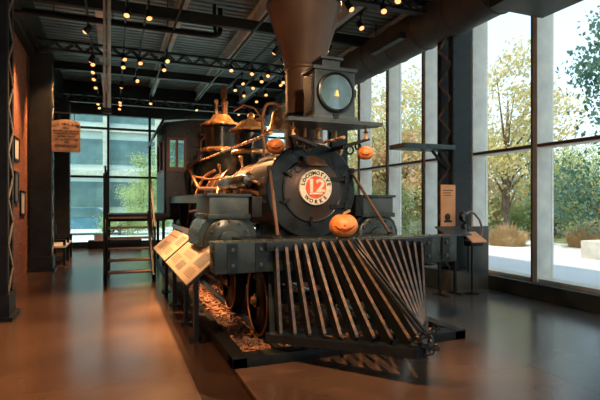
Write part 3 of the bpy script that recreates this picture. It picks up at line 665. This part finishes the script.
# cab
y0, y1 = 11.6, 13.5; hw = 1.16
cab = MB()
def wall_with_hole(mb, x0, x1, z0, z1, hx0, hx1, hz0, hz1, ya, yb):
    mb.box(x0, hx0, ya, yb, z0, z1); mb.box(hx1, x1, ya, yb, z0, z1); mb.box(hx0, hx1, ya, yb, z0, hz0); mb.box(hx0, hx1, ya, yb, hz1, z1)
for sx in (-1, 1):
    a, b_ = sorted((CX+sx*hw, CX+sx*.55)); h0, h1 = sorted((CX+sx*1.08, CX+sx*.68))
    wall_with_hole(cab, a, b_, 1.1, 3.42, h0, h1, 2.28, 3.05, y0, y0+.05)
cab.box(CX-.56, CX+.56, y0, y0+.05, 2.2, 3.42)
for sx in (-1, 1):
    x = CX+sx*hw
    cab.box(x-.025, x+.025, y0, y1, 1.1, 2.25); cab.box(x-.025, x+.025, y0, y1, 3.08, 3.42)
    for yy in (y0, y0+.85, y1-.12): cab.box(x-.025, x+.025, yy, yy+.12, 2.25, 3.08)
cab.box(CX-hw, CX+hw, y0, y1, 1.1, 1.16)
co = P(cab, 'cab', 'black', smooth=False)
rf = [(CX-1.40, 3.02), (CX-1.18, 3.46), (CX-.6, 3.53), (CX, 3.56), (CX+.6, 3.53), (CX+1.18, 3.46), (CX+1.40, 3.02), (CX+1.44, 3.02), (CX+1.22, 3.50), (CX+.62, 3.58), (CX, 3.61), (CX-.62, 3.58), (CX-1.22, 3.50), (CX-1.44, 3.02)]
r_ = MB()
for i in range(6): 
    r_.prism([rf[i], rf[i+1], rf[12-i], rf[13-i]], y0-.1, y1+.3)
r_.prism([(CX-1.16, 3.42), (CX-.6, 3.52), (CX, 3.55), (CX+.6, 3.52), (CX+1.16, 3.42)], y0, y0+.05)
r_.build('cab_roof', 'black', co, smooth=False)
for sx in (-1, 1):
    a, b_ = sorted((CX+sx*1.10, CX+sx*.66)); wf = MB(); m_ = (a+b_)/2
    wall_with_hole(wf, a, b_, 2.26, 3.07, a+.05, b_-.05, 2.36, 3.01, y0-.03, y0+.06); wf.box(m_-.025, m_+.025, y0-.03, y0+.06, 2.36, 3.01)
    w_ = wf.build('cab_window', 'red', co, smooth=False)
    MB().box(a+.05, b_-.05, y0+.01, y0+.02, 2.36, 3.01).build('pane', 'cabglass', w_, smooth=False)
    x = CX+sx*hw
    for ya, yb in ((y0+.12, y0+.85), (y0+.97, y1-.12)):
        wf = MB(); wf.box(x-.035, x+.035, ya, ya+.05, 2.25, 3.08); wf.box(x-.035, x+.035, yb-.05, yb, 2.25, 3.08); wf.box(x-.035, x+.035, ya, yb, 2.25, 2.31); wf.box(x-.035, x+.035, ya, yb, 3.02, 3.08)
        w_ = wf.build('cab_window', 'red', co, smooth=False)
        MB().box(x-.005, x+.005, ya+.05, yb-.05, 2.31, 3.02).build('pane', 'cabglass', w_, smooth=False)
P(MB().box(CX-.6, CX+.6, 11.2, 13.2, .9, 2.2, .03), 'firebox', 'black')

# tracks under the engine
tb = thing('track_bed', (CX, 9, 0), 'black framed track bed of loose gravel under the locomotive', 'track bed')
MB().box(1.0, 1.14, 4.15, 14.2, 0, .10, .006).build('frame_timber', 'dkiron', tb)
MB().box(3.48, 3.62, 4.15, 14.2, 0, .10, .006).build('frame_timber', 'dkiron', tb)
MB().box(1.0, 3.62, 4.15, 4.32, 0, .095, .006).build('frame_timber', 'dkiron', tb)
MB().box(1.14, 3.48, 4.32, 14.2, 0, .012).build('gravel_base', 'ballast', tb)
gr = MB(); t = bmesh.new()
ico = bmesh.new(); bmesh.ops.create_icosphere(ico, subdivisions=1, radius=1); iv = [v.co.copy() for v in ico.verts]; fi = [[v.index for v in f.verts] for f in ico.faces]; ico.free()
for i in range(5200):
    x = random.uniform(1.16, 3.46); y = 4.34+(random.random()**1.5)*9.7; r = random.uniform(.012, .034)
    sc = Vector((r*random.uniform(.8, 1.5), r*random.uniform(.8, 1.5), r*random.uniform(.5, .9))); rz = Matrix.Rotation(random.uniform(0, 6), 3, 'Z')
    c_ = Vector((x, y, .012+random.uniform(0, .025)))
    if abs(abs(x-CX)-.75) < .07: c_.z = .008
    vs = [t.verts.new(c_+rz @ Vector((v.x*sc.x, v.y*sc.y, v.z*sc.z))*random.uniform(.85, 1.15)) for v in iv]
    for f in fi: t.faces.new([vs[k] for k in f])
gr.add(t); g = gr.build('gravel', 'ballast', tb, smooth=False); g['kind'] = 'stuff'
for sx, lb in ((-1, 'left'), (1, 'right')):
    x = CX+sx*.755
    q = MB(); q.prism([(x-.06, 0.012), (x+.06, .012), (x+.06, .018), (x+.012, .022), (x+.012, .03), (x+.036, .032), (x+.036, .042), (x-.036, .042), (x-.036, .032), (x-.012, .03), (x-.012, .022), (x-.06, .018)], 4.33, 14.1)
    tag(q.build('rail', 'rail', None, smooth=False), 'worn steel rail under the locomotive\'s %s wheels' % lb, 'rail', 'rails under the locomotive')

# ------------------------------------------------------------ pumpkins
def pumpkin(name, c, r, face, label, seed, turn=0):
    c = Vector(c); t = thing(name, (c.x, c.y, c.z), label, 'pumpkin')
    R = Matrix.Rotation(turn, 4, 'Z')
    b = bmesh.new(); nu, nv = 60, 24; rings = []
    def surf(a, ph, k=1.0):
        rr = r*(1+.05*abs(math.cos(a*5))-.03)*k; x = rr*math.cos(ph)*math.cos(a); y = rr*math.cos(ph)*math.sin(a); z = r*.86*math.sin(ph)*k
        d = math.cos(ph); z -= r*.16*max(0, 1-d*2.2)*(1 if ph > 0 else -.7); return Vector((x, y, z+r*.86))
    for j in range(nv+1):
        ph = -PI/2+PI*j/nv; rings.append([b.verts.new(surf(2*PI*i/nu, ph)) for i in range(nu)])
    for j in range(nv):
        for i in range(nu): b.faces.new((rings[j][i], rings[j][(i+1) % nu], rings[j+1][(i+1) % nu], rings[j+1][i]))
    bmesh.ops.remove_doubles(b, verts=b.verts[:], dist=r*.004)
    mb = MB(); mb.add(b, Matrix.Translation(c) @ R); skin = mb.build('shell', 'pumpkin', t)
    # carved features: thin inlaid shapes following the shell, facing -Y
    cv = MB()
    def patch(poly):      # poly in (angle offset, elevation) radians; drawn as a fan subdivided strip
        bb = bmesh.new(); vs = [bb.verts.new(surf(-PI/2+a, e, 1.012)) for a, e in poly]
        try: bb.faces.new(vs)
        except ValueError: pass
        bmesh.ops.triangulate(bb, faces=bb.faces[:]); bmesh.ops.subdivide_edges(bb, edges=bb.edges[:], cuts=1)
        cv.add(bb, Matrix.Translation(c) @ R)
    for s_ in (-1, 1):
        patch([(s_*.62, .20), (s_*.20, .16), (s_*.38, .56)]); cv.build('carved_eye', 'pumpkin_in', skin, smooth=False); cv = MB()
    patch([(-.09, -.02), (.09, -.02), (0, .16)]); cv.build('carved_nose', 'pumpkin_in', skin, smooth=False); cv = MB()
    n = 10
    up = [(-.80+1.6*i/n, -.13-.28*math.cos((-.80+1.6*i/n)*1.9)+.16+(.06 if i % 3 == 1 else 0)) for i in range(n+1)]
    lo = [(-.80+1.6*i/n, -.20-.52*math.cos((-.80+1.6*i/n)*1.9)+.20) for i in range(n+1)]
    for i in range(n): patch([lo[i], lo[i+1], up[i+1], up[i]])
    bmesh.ops.remove_doubles(cv.b, verts=cv.b.verts[:], dist=1e-4)
    cv.build('carved_mouth', 'pumpkin_in', skin, smooth=False)
    MB().tube([c+Vector((0, 0, r*1.50)), c+Vector((.01, 0, r*1.72)), c+Vector((.05*r/.1, 0, r*1.9))], [r*.14, r*.10, r*.11], 8).build('stem', 'stem', t)
    return t
pumpkin('pumpkin', (CX+.01, 4.555, 1.127), .152, 0, 'largest carved pumpkin with a grinning face, sitting on the front beam', 1, math.radians(-22))
pumpkin('pumpkin', (CX-.44, 5.52, 2.10), .115, 0, 'small smiling pumpkin lantern beside the bell, left of the smokestack', 2, math.radians(-18))
t = pumpkin('pumpkin', (CX+.42, 4.80, 2.00), .094, 0, 'small smiling pumpkin lantern hanging under the right end of the headlight shelf', 3, math.radians(-26))

# ------------------------------------------------------------ display panels
def panel(y0, y1, posts, label, imgs):
    t = thing('display_panel', (.85, (y0+y1)/2, 0), label, 'information panel', 'slanted display panels')
    xl, zl, xr, zr = .68, .67, 1.07, 1.01
    n = Vector((-(zr-zl), 0, xr-xl)).normalized(); d = Vector((xr-xl, 0, zr-zl)); off = n*.012
    b = MB(); P0 = Vector((xl, y0, zl)); 
    def pt(u, v, k): return Vector((xl+d.x*v, y0+(y1-y0)*u, zl+d.z*v))+n*k
    def slab(u0, u1, v0, v1, k0, k1, mb):
        A = [pt(u0, v0, k0), pt(u1, v0, k0), pt(u1, v1, k0), pt(u0, v1, k0)]; B = [pt(u0, v0, k1), pt(u1, v0, k1), pt(u1, v1, k1), pt(u0, v1, k1)]
        tt = bmesh.new(); a = [tt.verts.new(p) for p in A]; bb = [tt.verts.new(p) for p in B]
        tt.faces.new(a); tt.faces.new(bb[::-1])
        for i in range(4): tt.faces.new((a[i], bb[i], bb[(i+1) % 4], a[(i+1) % 4]))
        bmesh.ops.recalc_face_normals(tt, faces=tt.faces[:]); mb.add(tt); return mb
    slab(0, 1, 0, 1, -.03, 0, MB()).build('backing_tray', 'dkiron', t, smooth=False)
    f = slab(.012, .988, .02, .98, 0, .006, MB()).build('printed_face', 'panel', t, smooth=False)
    # u runs away from the viewer; a reader in the aisle sees y1 at his left
    for (u0, u1, v0, v1) in imgs['img']: slab(u0, u1, v0, v1, .006, .008, MB()).build('picture', 'panel_img', f, smooth=False)
    tx = MB()
    for (u0, u1, v0, v1, rows) in imgs['txt']:
        for k in range(rows):
            va = v1-(v1-v0)*(k+.2)/rows; vb = v1-(v1-v0)*(k+.62)/rows; slab(u0+.02*random.random(), u1, vb, va, .006, .0075, tx)
    tx.build('text_lines', 'panel_txt', f, smooth=False)
    for y in posts: MB().box(.815, .865, y-.045, y+.045, .01, .80).box(.77, .91, y-.08, y+.08, 0, .012).build('post', 'dkiron', t)
panel(4.78, 6.82, (5.18, 5.92), 'nearer of the two slanted tan display panels on black posts beside the locomotive',
      {'img': [(.06, .30, .42, .80), (.42, .62, .10, .34)], 'txt': [(.36, .80, .72, .80, 1), (.40, .75, .45, .62, 4), (.06, .30, .12, .34, 5), (.68, .92, .15, .40, 5)]})
panel(6.92, 9.0, (7.12, 8.2), 'farther of the two slanted tan display panels on black posts, toward the stairs',
      {'img': [(.10, .32, .55, .90), (.60, .82, .15, .5)], 'txt': [(.40, .90, .70, .80, 1), (.42, .58, .2, .55, 6), (.12, .34, .15, .4, 4)]})

# ------------------------------------------------------------ stairs to the cab
t = thing('metal_stairs', (.3, 10, 0), 'black open stairs with brown treads and slim handrails leading to the cab', 'stairs')
SX0, SX1 = -.12, .72; 
for k in range(6):
    y = 9.45+k*.24; z = .20*(k+1)
    MB().box(SX0+.03, SX1-.03, y, y+.25, z-.035, z, .005).build('tread', 'tread', t)
for x in (SX0, SX1): MB().bar((x, 9.42, .06), (x, 10.85, 1.25), .04, .20, (0, 0, 1)).build('stringer', 'dkiron', t)
MB().box(SX0, 1.1, 10.85, 12.4, 1.10, 1.26, .01).build('landing', 'dkiron', t)
for x, y in ((SX0+.03, 10.9), (1.05, 10.9), (SX0+.03, 12.3), (1.05, 12.3)): MB().box(x-.03, x+.03, y-.03, y+.03, 0, 1.1).build('landing_leg', 'dkiron', t)
for x in (SX0-.03, SX1+.03):
    pts_b = (x, 9.45, .02); 
    MB().box(x-.02, x+.02, 9.43, 9.47, 0, 1.05 if x > 0 else 2.05).build('newel_post', 'dkiron', t)
    MB().box(x-.02, x+.02, 10.85, 10.89, 1.15, 2.3).build('rail_post', 'dkiron', t)
    for dz in ((1.03, .7) if x > 0 else ()): MB().bar((x, 9.45, dz), (x, 10.87, dz+1.2), .035, .035).build('handrail', 'dkiron', t)
MB().bar((SX0-.03, 9.45, 1.03), (SX0-.03, 10.87, 2.23), .03, .03).build('handrail', 'dkiron', t)
for x in (SX1+.03,):
    for k in range(4): MB().cyl((x, 9.75+k*.28, .3+k*.24), (x, 9.75+k*.28, 1.27+k*.24), .01, seg=8).build('baluster', 'dkiron', t)
MB().bar((SX0-.03, 10.87, 2.25), (SX0-.03, 12.3, 2.25), .03, .03).build('landing_rail', 'dkiron', t)
MB().box(SX0-.05, SX0-.01, 12.28, 12.32, 1.15, 2.26).build('rail_post', 'dkiron', t)
MB().box(SX0-.20, SX0-.05, 9.42, 9.43, .80, .92).build('notice', 'white', t)['label'] = 'small white notice on the left post'

# ------------------------------------------------------------ left side objects
t = thing('hanging_sign', (-.96, 11.6, 2.6), 'tan lettered board hanging beside the black column on the left', 'sign')
f = MB(); prof = [(-1.23, 2.63), (-.70, 2.63), (-.68, 2.66), (-.68, 3.27), (-.72, 3.31), (-.85, 3.34), (-.96, 3.35), (-1.08, 3.34), (-1.21, 3.31), (-1.25, 3.27), (-1.25, 2.66)]
brd = f.prism(prof, 11.58, 11.62).build('board', 'signwood', t, smooth=False)
MB().bar((-1.2, 11.6, 3.5), (-.66, 11.6, 3.5), .025, .025).cyl((-1.1, 11.6, 3.33), (-1.1, 11.6, 3.5), .008, seg=6).cyl((-.8, 11.6, 3.33), (-.8, 11.6, 3.5), .008, seg=6).build('iron_arm', 'dkiron', t)
tx = MB()
def line(s, size, x, z, y=11.578, rot=0): tx.add(text_bm(s, size, .002), Matrix.Translation((x, y, z)) @ FRONT @ Matrix.Rotation(rot, 4, 'Z'))
for i, ch in enumerate('U.S. MAIL & CO'):
    a = (i-6.5)/6.5; 
    if ch != ' ': line(ch, .075, -.96+.235*a, 3.245-.035*a*a, rot=-.25*a)
line('DAILY', .045, -.96, 3.165); line('BETWEEN THE STATIONS', .045, -.96, 3.095); line('PASSENGERS & FREIGHT', .045, -.96, 3.04)
line('EXPRESS TRAINS', .05, -.96, 2.975); line('FOR ALL POINTS WEST', .045, -.96, 2.91); line('FARE', .04, -.96, 2.855); line('STAGE OFFICE', .07, -.96, 2.77)
tx.build('lettering', 'letter', brd, smooth=False)
for i, (y, z0, z1, w, lb) in enumerate([(10.3, 2.3, 2.75, .5, 'highest of the three framed prints on the brick wall, pale'), (10.3, 1.5, 2.1, .4, 'tall pale framed print on the brick wall right behind the nearest column'),
                                        (10.95, 1.25, 1.75, .5, 'lowest and farthest framed print on the brick wall, before the second column')]):
    t = thing('framed_print', (-1.70, y, z0), lb, 'picture', 'framed prints on the brick wall')
    fr = MB(); fr.box(-1.72, -1.69, y-w/2, y+w/2, z0, z0+.04); fr.box(-1.72, -1.69, y-w/2, y+w/2, z1-.04, z1); fr.box(-1.72, -1.69, y-w/2, y-w/2+.04, z0, z1); fr.box(-1.72, -1.69, y+w/2-.04, y+w/2, z0, z1); fr.build('frame', 'dkiron', t)
    MB().box(-1.72, -1.703, y-w/2+.04, y+w/2-.04, z0+.04, z1-.04).build('print', 'panel_img' if i % 2 else 'white', t, smooth=False)
t = thing('wooden_bench', (-1.3, 13.4, 0), 'dark bench with iron ends standing between the two farther left columns', 'bench')
MB().box(-1.5, -1.06, 12.6, 14.6, .42, .47, .01).build('seat', 'white', t); MB().box(-1.54, -1.50, 12.6, 14.6, .47, .9, .01).build('backrest', 'dkiron', t)
for y in (12.65, 13.6, 14.55): MB().box(-1.52, -1.46, y-.03, y+.03, 0, .9).box(-1.12, -1.06, y-.03, y+.03, 0, .62).box(-1.52, -1.06, y-.03, y+.03, .56, .62).build('bench_end', 'dkiron', t)
tag(MB().box(-.75, .9, 16.7, 17.0, 0, .28, .02).build('low_bench_box', 'dkiron', None), 'low black box on the floor under the back window', 'box')

# ------------------------------------------------------------ right side objects
t = thing('wall_shelf', (5.1, 6.8, 2.4), 'flat dark shelf-like canopy jutting from the right column', 'shelf')
MB().box(4.45, 5.50, 6.55, 7.0, 2.42, 2.50, .008).build('slab', 'grey', t)
MB().bar((5.5, 6.8, 2.1), (5.2, 6.8, 2.42), .04, .04).build('strut', 'steel', t)
t = thing('upright_panel', (5.2, 6.42, 0), 'upright amber information panel standing in front of the right column', 'information panel')
MB().box(4.98, 5.27, 6.28, 6.31, 1.06, 1.80, .003).build('printed_board', 'orange_panel', t)
b_ = MB(); b_.box(5.02, 5.22, 6.275, 6.28, 1.70, 1.715); b_.box(5.02, 5.17, 6.275, 6.28, 1.66, 1.672); b_.box(5.02, 5.20, 6.275, 6.28, 1.62, 1.63); b_.build('heading', 'panel_txt', t)
MB().lathe([(.0001, .006), (.05, .006), (.06, 0)], (5.11, 6.28, 1.27), (0, -1, 0), 20).box(5.04, 5.19, 6.275, 6.28, 1.18, 1.22).build('picture', 'letter', t)
MB().prism([(6.0, .98), (6.28, 1.10), (6.28, 1.12), (6.0, 1.0)], 4.85, 5.36, 'YZ').build('reading_tray', 'lampblue', t)
for x in (4.95, 5.26): MB().box(x-.02, x+.02, 6.26, 6.30, 0, 1.1).box(x-.04, x+.04, 6.1, 6.42, 0, .02).build('leg', 'dkiron', t)
tag(MB().box(5.62, 6.05, 6.36, 6.40, .33, 1.10, .004).build('backing_board', 'duct', None), 'plain pale grey board standing on the pedestal behind the small stand', 'board')
t = thing('listening_stand', (5.55, 6.2, 0), 'slim black post with small tilted sign, curved hoop and dark handset', 'display stand')
MB().cyl((5.5, 6.15, 0), (5.5, 6.15, .86), .018, seg=12).lathe([(.12, 0), (.12, .012), (.02, .02)], (5.5, 6.15, 0), (0, 0, 1), 24).build('post', 'dkiron', t)
MB().prism([(5.97, .86), (6.24, 1.0), (6.24, 1.02), (5.97, .88)], 5.35, 5.65, 'YZ').build('tilted_sign', 'orange_panel', t)
MB().box(5.37, 5.63, 6.03, 6.2, .80, .88, .01).build('sign_box', 'dkiron', t)
MB().tube([(5.42, 6.2, 1.32), (5.50, 6.2, 1.36), (5.60, 6.2, 1.32), (5.70, 6.2, 1.22), (5.76, 6.2, 1.08), (5.74, 6.2, .96), (5.64, 6.18, .88)], .018).build('hoop', 'hose', t)
MB().lathe([(.0001, .04), (.07, .04), (.085, .02), (.085, -.02), (.07, -.04), (.0001, -.04)], (5.36, 6.2, 1.27), (.3, -1, 0), 24).lathe([(.0001, .04), (.06, .04), (.075, .02), (.075, -.02), (.06, -.04), (.0001, -.04)], (5.40, 6.2, 1.10), (.3, -1, 0), 24).build('handset', 'black', t)
MB().box(5.37, 5.43, 6.16, 6.2, .9, 1.3).build('bracket', 'dkiron', t)

# ------------------------------------------------------------ outdoors
struct('ground', MB().box(-60, 90, -40, 110, -.5, -.16), 'grass')
struct('plaza', MB().box(6.6, 16.5, -20, 28, -.16, -.10).box(-30, 16, 17.5, 36, -.16, -.10), 'plaza')
struct('walkway', MB().prism([(16, -12), (30, -8), (40, 12), (37, 13), (27, -2), (16, -4)], -.16, -.09, 'XY'), 'plaza')
def foliage_mesh(seed, n, rx, rz, zc, size, clumps=22, cone=False):
    rnd = random.Random(seed); b = bmesh.new(); cl = []
    for i in range(clumps):
        if cone:
            h = rnd.random()**.8; a = rnd.uniform(0, 2*PI); rr = rx*(1-h)*rnd.uniform(.5, 1); cl.append((Vector((rr*math.cos(a), rr*math.sin(a), zc-rz+h*2*rz)), .28*rx*(1.15-h)))
        else:
            while True:
                p = Vector((rnd.uniform(-1, 1), rnd.uniform(-1, 1), rnd.uniform(-1, 1)))
                if p.length < 1: break
            cl.append((Vector((p.x*rx, p.y*rx, zc+p.z*rz)), rx*rnd.uniform(.22, .42)))
    for i in range(n):
        c, r = cl[rnd.randrange(len(cl))]
        p = Vector((rnd.gauss(0, .5), rnd.gauss(0, .5), rnd.gauss(0, .42)))*r+c
        s = size*rnd.uniform(.6, 1.4); q = Vector((rnd.uniform(-1, 1), rnd.uniform(-1, 1), rnd.uniform(-1, 1))).normalized(); o = q.orthogonal().normalized(); k = q.cross(o)
        b.faces.new([b.verts.new(p+o*s), b.verts.new(p+k*s*.6), b.verts.new(p-o*s), b.verts.new(p-k*s*.6)])
    return b, [c for c, _ in cl]
def make_tree(kind, seed, n, rx, rz, zc, size, clumps, m, cone=False):
    r = bpy.data.objects.new(kind, None); C.objects.link(r)
    b, cl = foliage_mesh(seed, n, rx, rz, zc, size, clumps, cone); mb = MB(); mb.b.free(); mb.b = b
    mb.build('foliage', m, r, smooth=False)
    tr = MB(); rnd = random.Random(seed)
    top = zc+rz*(.8 if cone else .3); tr.tube([(0, 0, -.2), (.05, .03, zc*.5), (0, .1, top)], [.05*rx+.06, .04*rx+.04, .03], 9)
    for c in cl[:14]:
        z0 = rnd.uniform(.35, .8)*min(zc, c.z); tr.tube([(.04, .04, z0), (c.x*.5, c.y*.5, (z0+c.z)/2+.1), tuple(c)], [.05, .03, .012], 6)
    tr.build('trunk', 'bark', r)
    return r
P_ = {'yellow_tree': make_tree('yellow_tree', 1, 6000, 2.3, 2.6, 4.4, .072, 46, 'leaf_yellow'),
      'green_tree': make_tree('green_tree', 2, 6500, 2.6, 2.8, 3.9, .078, 40, 'leaf_green'),
      'orange_tree': make_tree('orange_tree', 3, 6000, 1.6, 1.5, 2.1, .075, 30, 'leaf_orange'),
      'pine_tree': make_tree('pine_tree', 4, 26000, 2.6, 4.2, 5.0, .055, 80, 'leaf_pine', True),
      'green_shrub': make_tree('green_shrub', 5, 5000, 1.6, 1.0, 1.0, .06, 26, 'leaf_green')}
def pol(u, z):     # ground point seen in photo column u at view distance z
    th = math.radians(21.7); l = (u-300)/470*z; return (z*math.sin(th)+l*math.cos(th), z*math.cos(th)-l*math.sin(th))
used = set()
where = [
 ('yellow_tree', 505, 21, 1.2, 'leafy yellow-green tree seen through the tall window right of the steel column'),
 ('yellow_tree', 392, 20, 1.1, 'yellow-green tree seen through the windows just right of the headlight'),
 ('green_tree', 420, 27, 1.15, 'pale green tree farther back, left of the steel column'),
 ('green_tree', 530, 27, .95, 'green tree behind the tall yellow-green one, centre right window'),
 ('green_tree', 575, 24, .62, 'bushy green tree in the far right window below the pine branches'),
 ('orange_tree', 485, 25, 1.0, 'low orange-leaved tree beyond the plaza beside the right column'),
 ('orange_tree', 548, 26, 1.0, 'low orange-leaved tree behind the mullion on the right'),
 ('orange_tree', 604, 24, .9, 'low orange-leaved tree at the photo\'s right edge'),
 ('pine_tree', 668, 15, 1.5, 'dark blue-green pine whose boughs show in the top right corner'),
 ('green_shrub', 555, 23, 1.0, 'round green shrub beyond the plaza in the right window'),
 ('green_shrub', 515, 24, 1.0, 'round green shrub behind the straw-coloured grass clump'),
 ('green_tree', 352, 24, 1.0, 'green tree behind the headlight shelf, leftmost in the side windows'),
 ('yellow_tree', 460, 30, 1.1, 'distant yellow tree behind the steel column'),
 ('yellow_tree', 372, 34, 1.2, 'distant yellow tree above the right cylinder'),
 ('green_tree', 600, 34, 1.0, 'distant green tree low in the far right window'),
 ('orange_tree', 405, 19, 1.2, 'orange-leaved tree low in the windows above the front beam'),
 ('green_shrub', 380, 17, 1.2, 'green shrub low in the window behind the right steam chest'),
 ('green_shrub', 432, 21, 1.3, 'green shrub low in the window left of the column'),
 ('green_tree', 143, 31, .55, 'green tree seen through the back window above the stairs'),
 ('green_shrub', 120, 23.5, .6, 'green shrub seen through the back window behind the stair posts'),
 ('green_shrub', 150, 24.5, .7, 'green shrub seen through the back window beside the cab'),
 ('green_tree', 165, 33, .9, 'distant green tree in the back window close to the cab'),
]
for k, u, z, sc, lb in where:
    o = P_[k] if k not in used else copy_tree(P_[k]); used.add(k)
    x, y = pol(u, z); o.location = (x, y, -.16); o.scale = (sc,)*3; o.rotation_euler.z = (u*7 % 628)/100
    tag(o, lb, 'shrub' if 'shrub' in k else 'tree', 'trees and shrubs outside')
def grass_clump():
    mb = MB(); rnd = random.Random(3); b = bmesh.new()
    for i in range(2600):
        a = rnd.uniform(0, 2*PI); r = rnd.random()**.6*.75; h = rnd.uniform(.35, 1.2)*(1.12-.75*r); ln = rnd.uniform(.1, .5)
        p = Vector((r*math.cos(a), r*math.sin(a), 0)); q = p+Vector((math.cos(a)*ln, math.sin(a)*ln, h)); m_ = (p+q)/2+Vector((0, 0, .12)); sd = Vector((-math.sin(a), math.cos(a), 0))*.012
        v = [b.verts.new(x) for x in (p-sd, p+sd, m_+sd, m_-sd, q)]; b.faces.new(v[:4]); b.faces.new((v[3], v[2], v[4]))
    mb.b.free(); mb.b = b; return mb
gc = None
for u, z, sc, lb in ((507, 17.8, .8, 'straw-coloured ornamental grass clump beyond the plaza in the centre right window'), (590, 17, .9, 'straw-coloured ornamental grass clump in the far right window'),
                     (408, 17, .55, 'straw-coloured grass clump low in the window above the right beam end')):
    if gc is None: gc = grass_clump().build('ornamental_grass', 'straw', None, smooth=False); o = gc
    else: o = gc.copy(); C.objects.link(o)
    x, y = pol(u, z); o.location = (x, y, -.12); o.scale = (sc, sc, sc); tag(o, lb, 'grass clump', 'ornamental grass clumps')
x, y = pol(600, 13.5)
tag(MB().box(x-.4, x+.4, y-.3, y+.3, -.14, .42, .04).build('stone_block', 'stone', None), 'pale square stone block on the plaza at the right edge', 'stone')
# building and car beyond the back windows
b_ = thing('office_building', (-1, 42, -.16), 'pale office block with long bright bands seen through the back window', 'building')
MB().box(-14, 9, 41, 50, -.16, 12).build('wall', 'bldg', b_)
for z in (1.2, 4.6, 8.0): MB().box(-13.5, 8.5, 40.9, 41.0, z, z+2.0).build('window_band', 'bldgwin', b_, smooth=False)
for z in (3.7, 7.2): MB().box(-14, 9, 40.6, 41.0, z, z+.4).build('ledge', 'stone', b_)
cx_, cy_ = pol(80, 24)
for px in (-6.5, -.5, 3.5): MB().box(px-.25, px+.25, 40.5, 41.0, -.16, 12).build('reflection_strip', 'stone', b_)  # pale uprights standing in for bright vertical reflections in the back windows
ca = thing('parked_car', (cx_, cy_, -.1), 'pale blue parked car outside the back window at the left', 'car')
body = [(-2.1, .3), (-2.1, .75), (-1.3, .88), (-.7, 1.35), (.8, 1.38), (1.5, .92), (2.1, .82), (2.15, .3)]
MB().prism([(cx_+a, b-.1) for a, b in body], cy_-.85, cy_+.85).build('body', 'carblue', ca)
MB().prism([(cx_-1.1, .80), (cx_-.62, 1.2), (cx_+.72, 1.22), (cx_+1.25, .80)], cy_-.87, cy_-.85).build('side_window', 'bldgwin', ca)
for sx in (-1.35, 1.35):
    for sy in (-.8, .8): MB().cyl((cx_+sx, cy_+sy-.1, .22), (cx_+sx, cy_+sy+.1, .22), .32).build('wheel', 'rubber', ca)
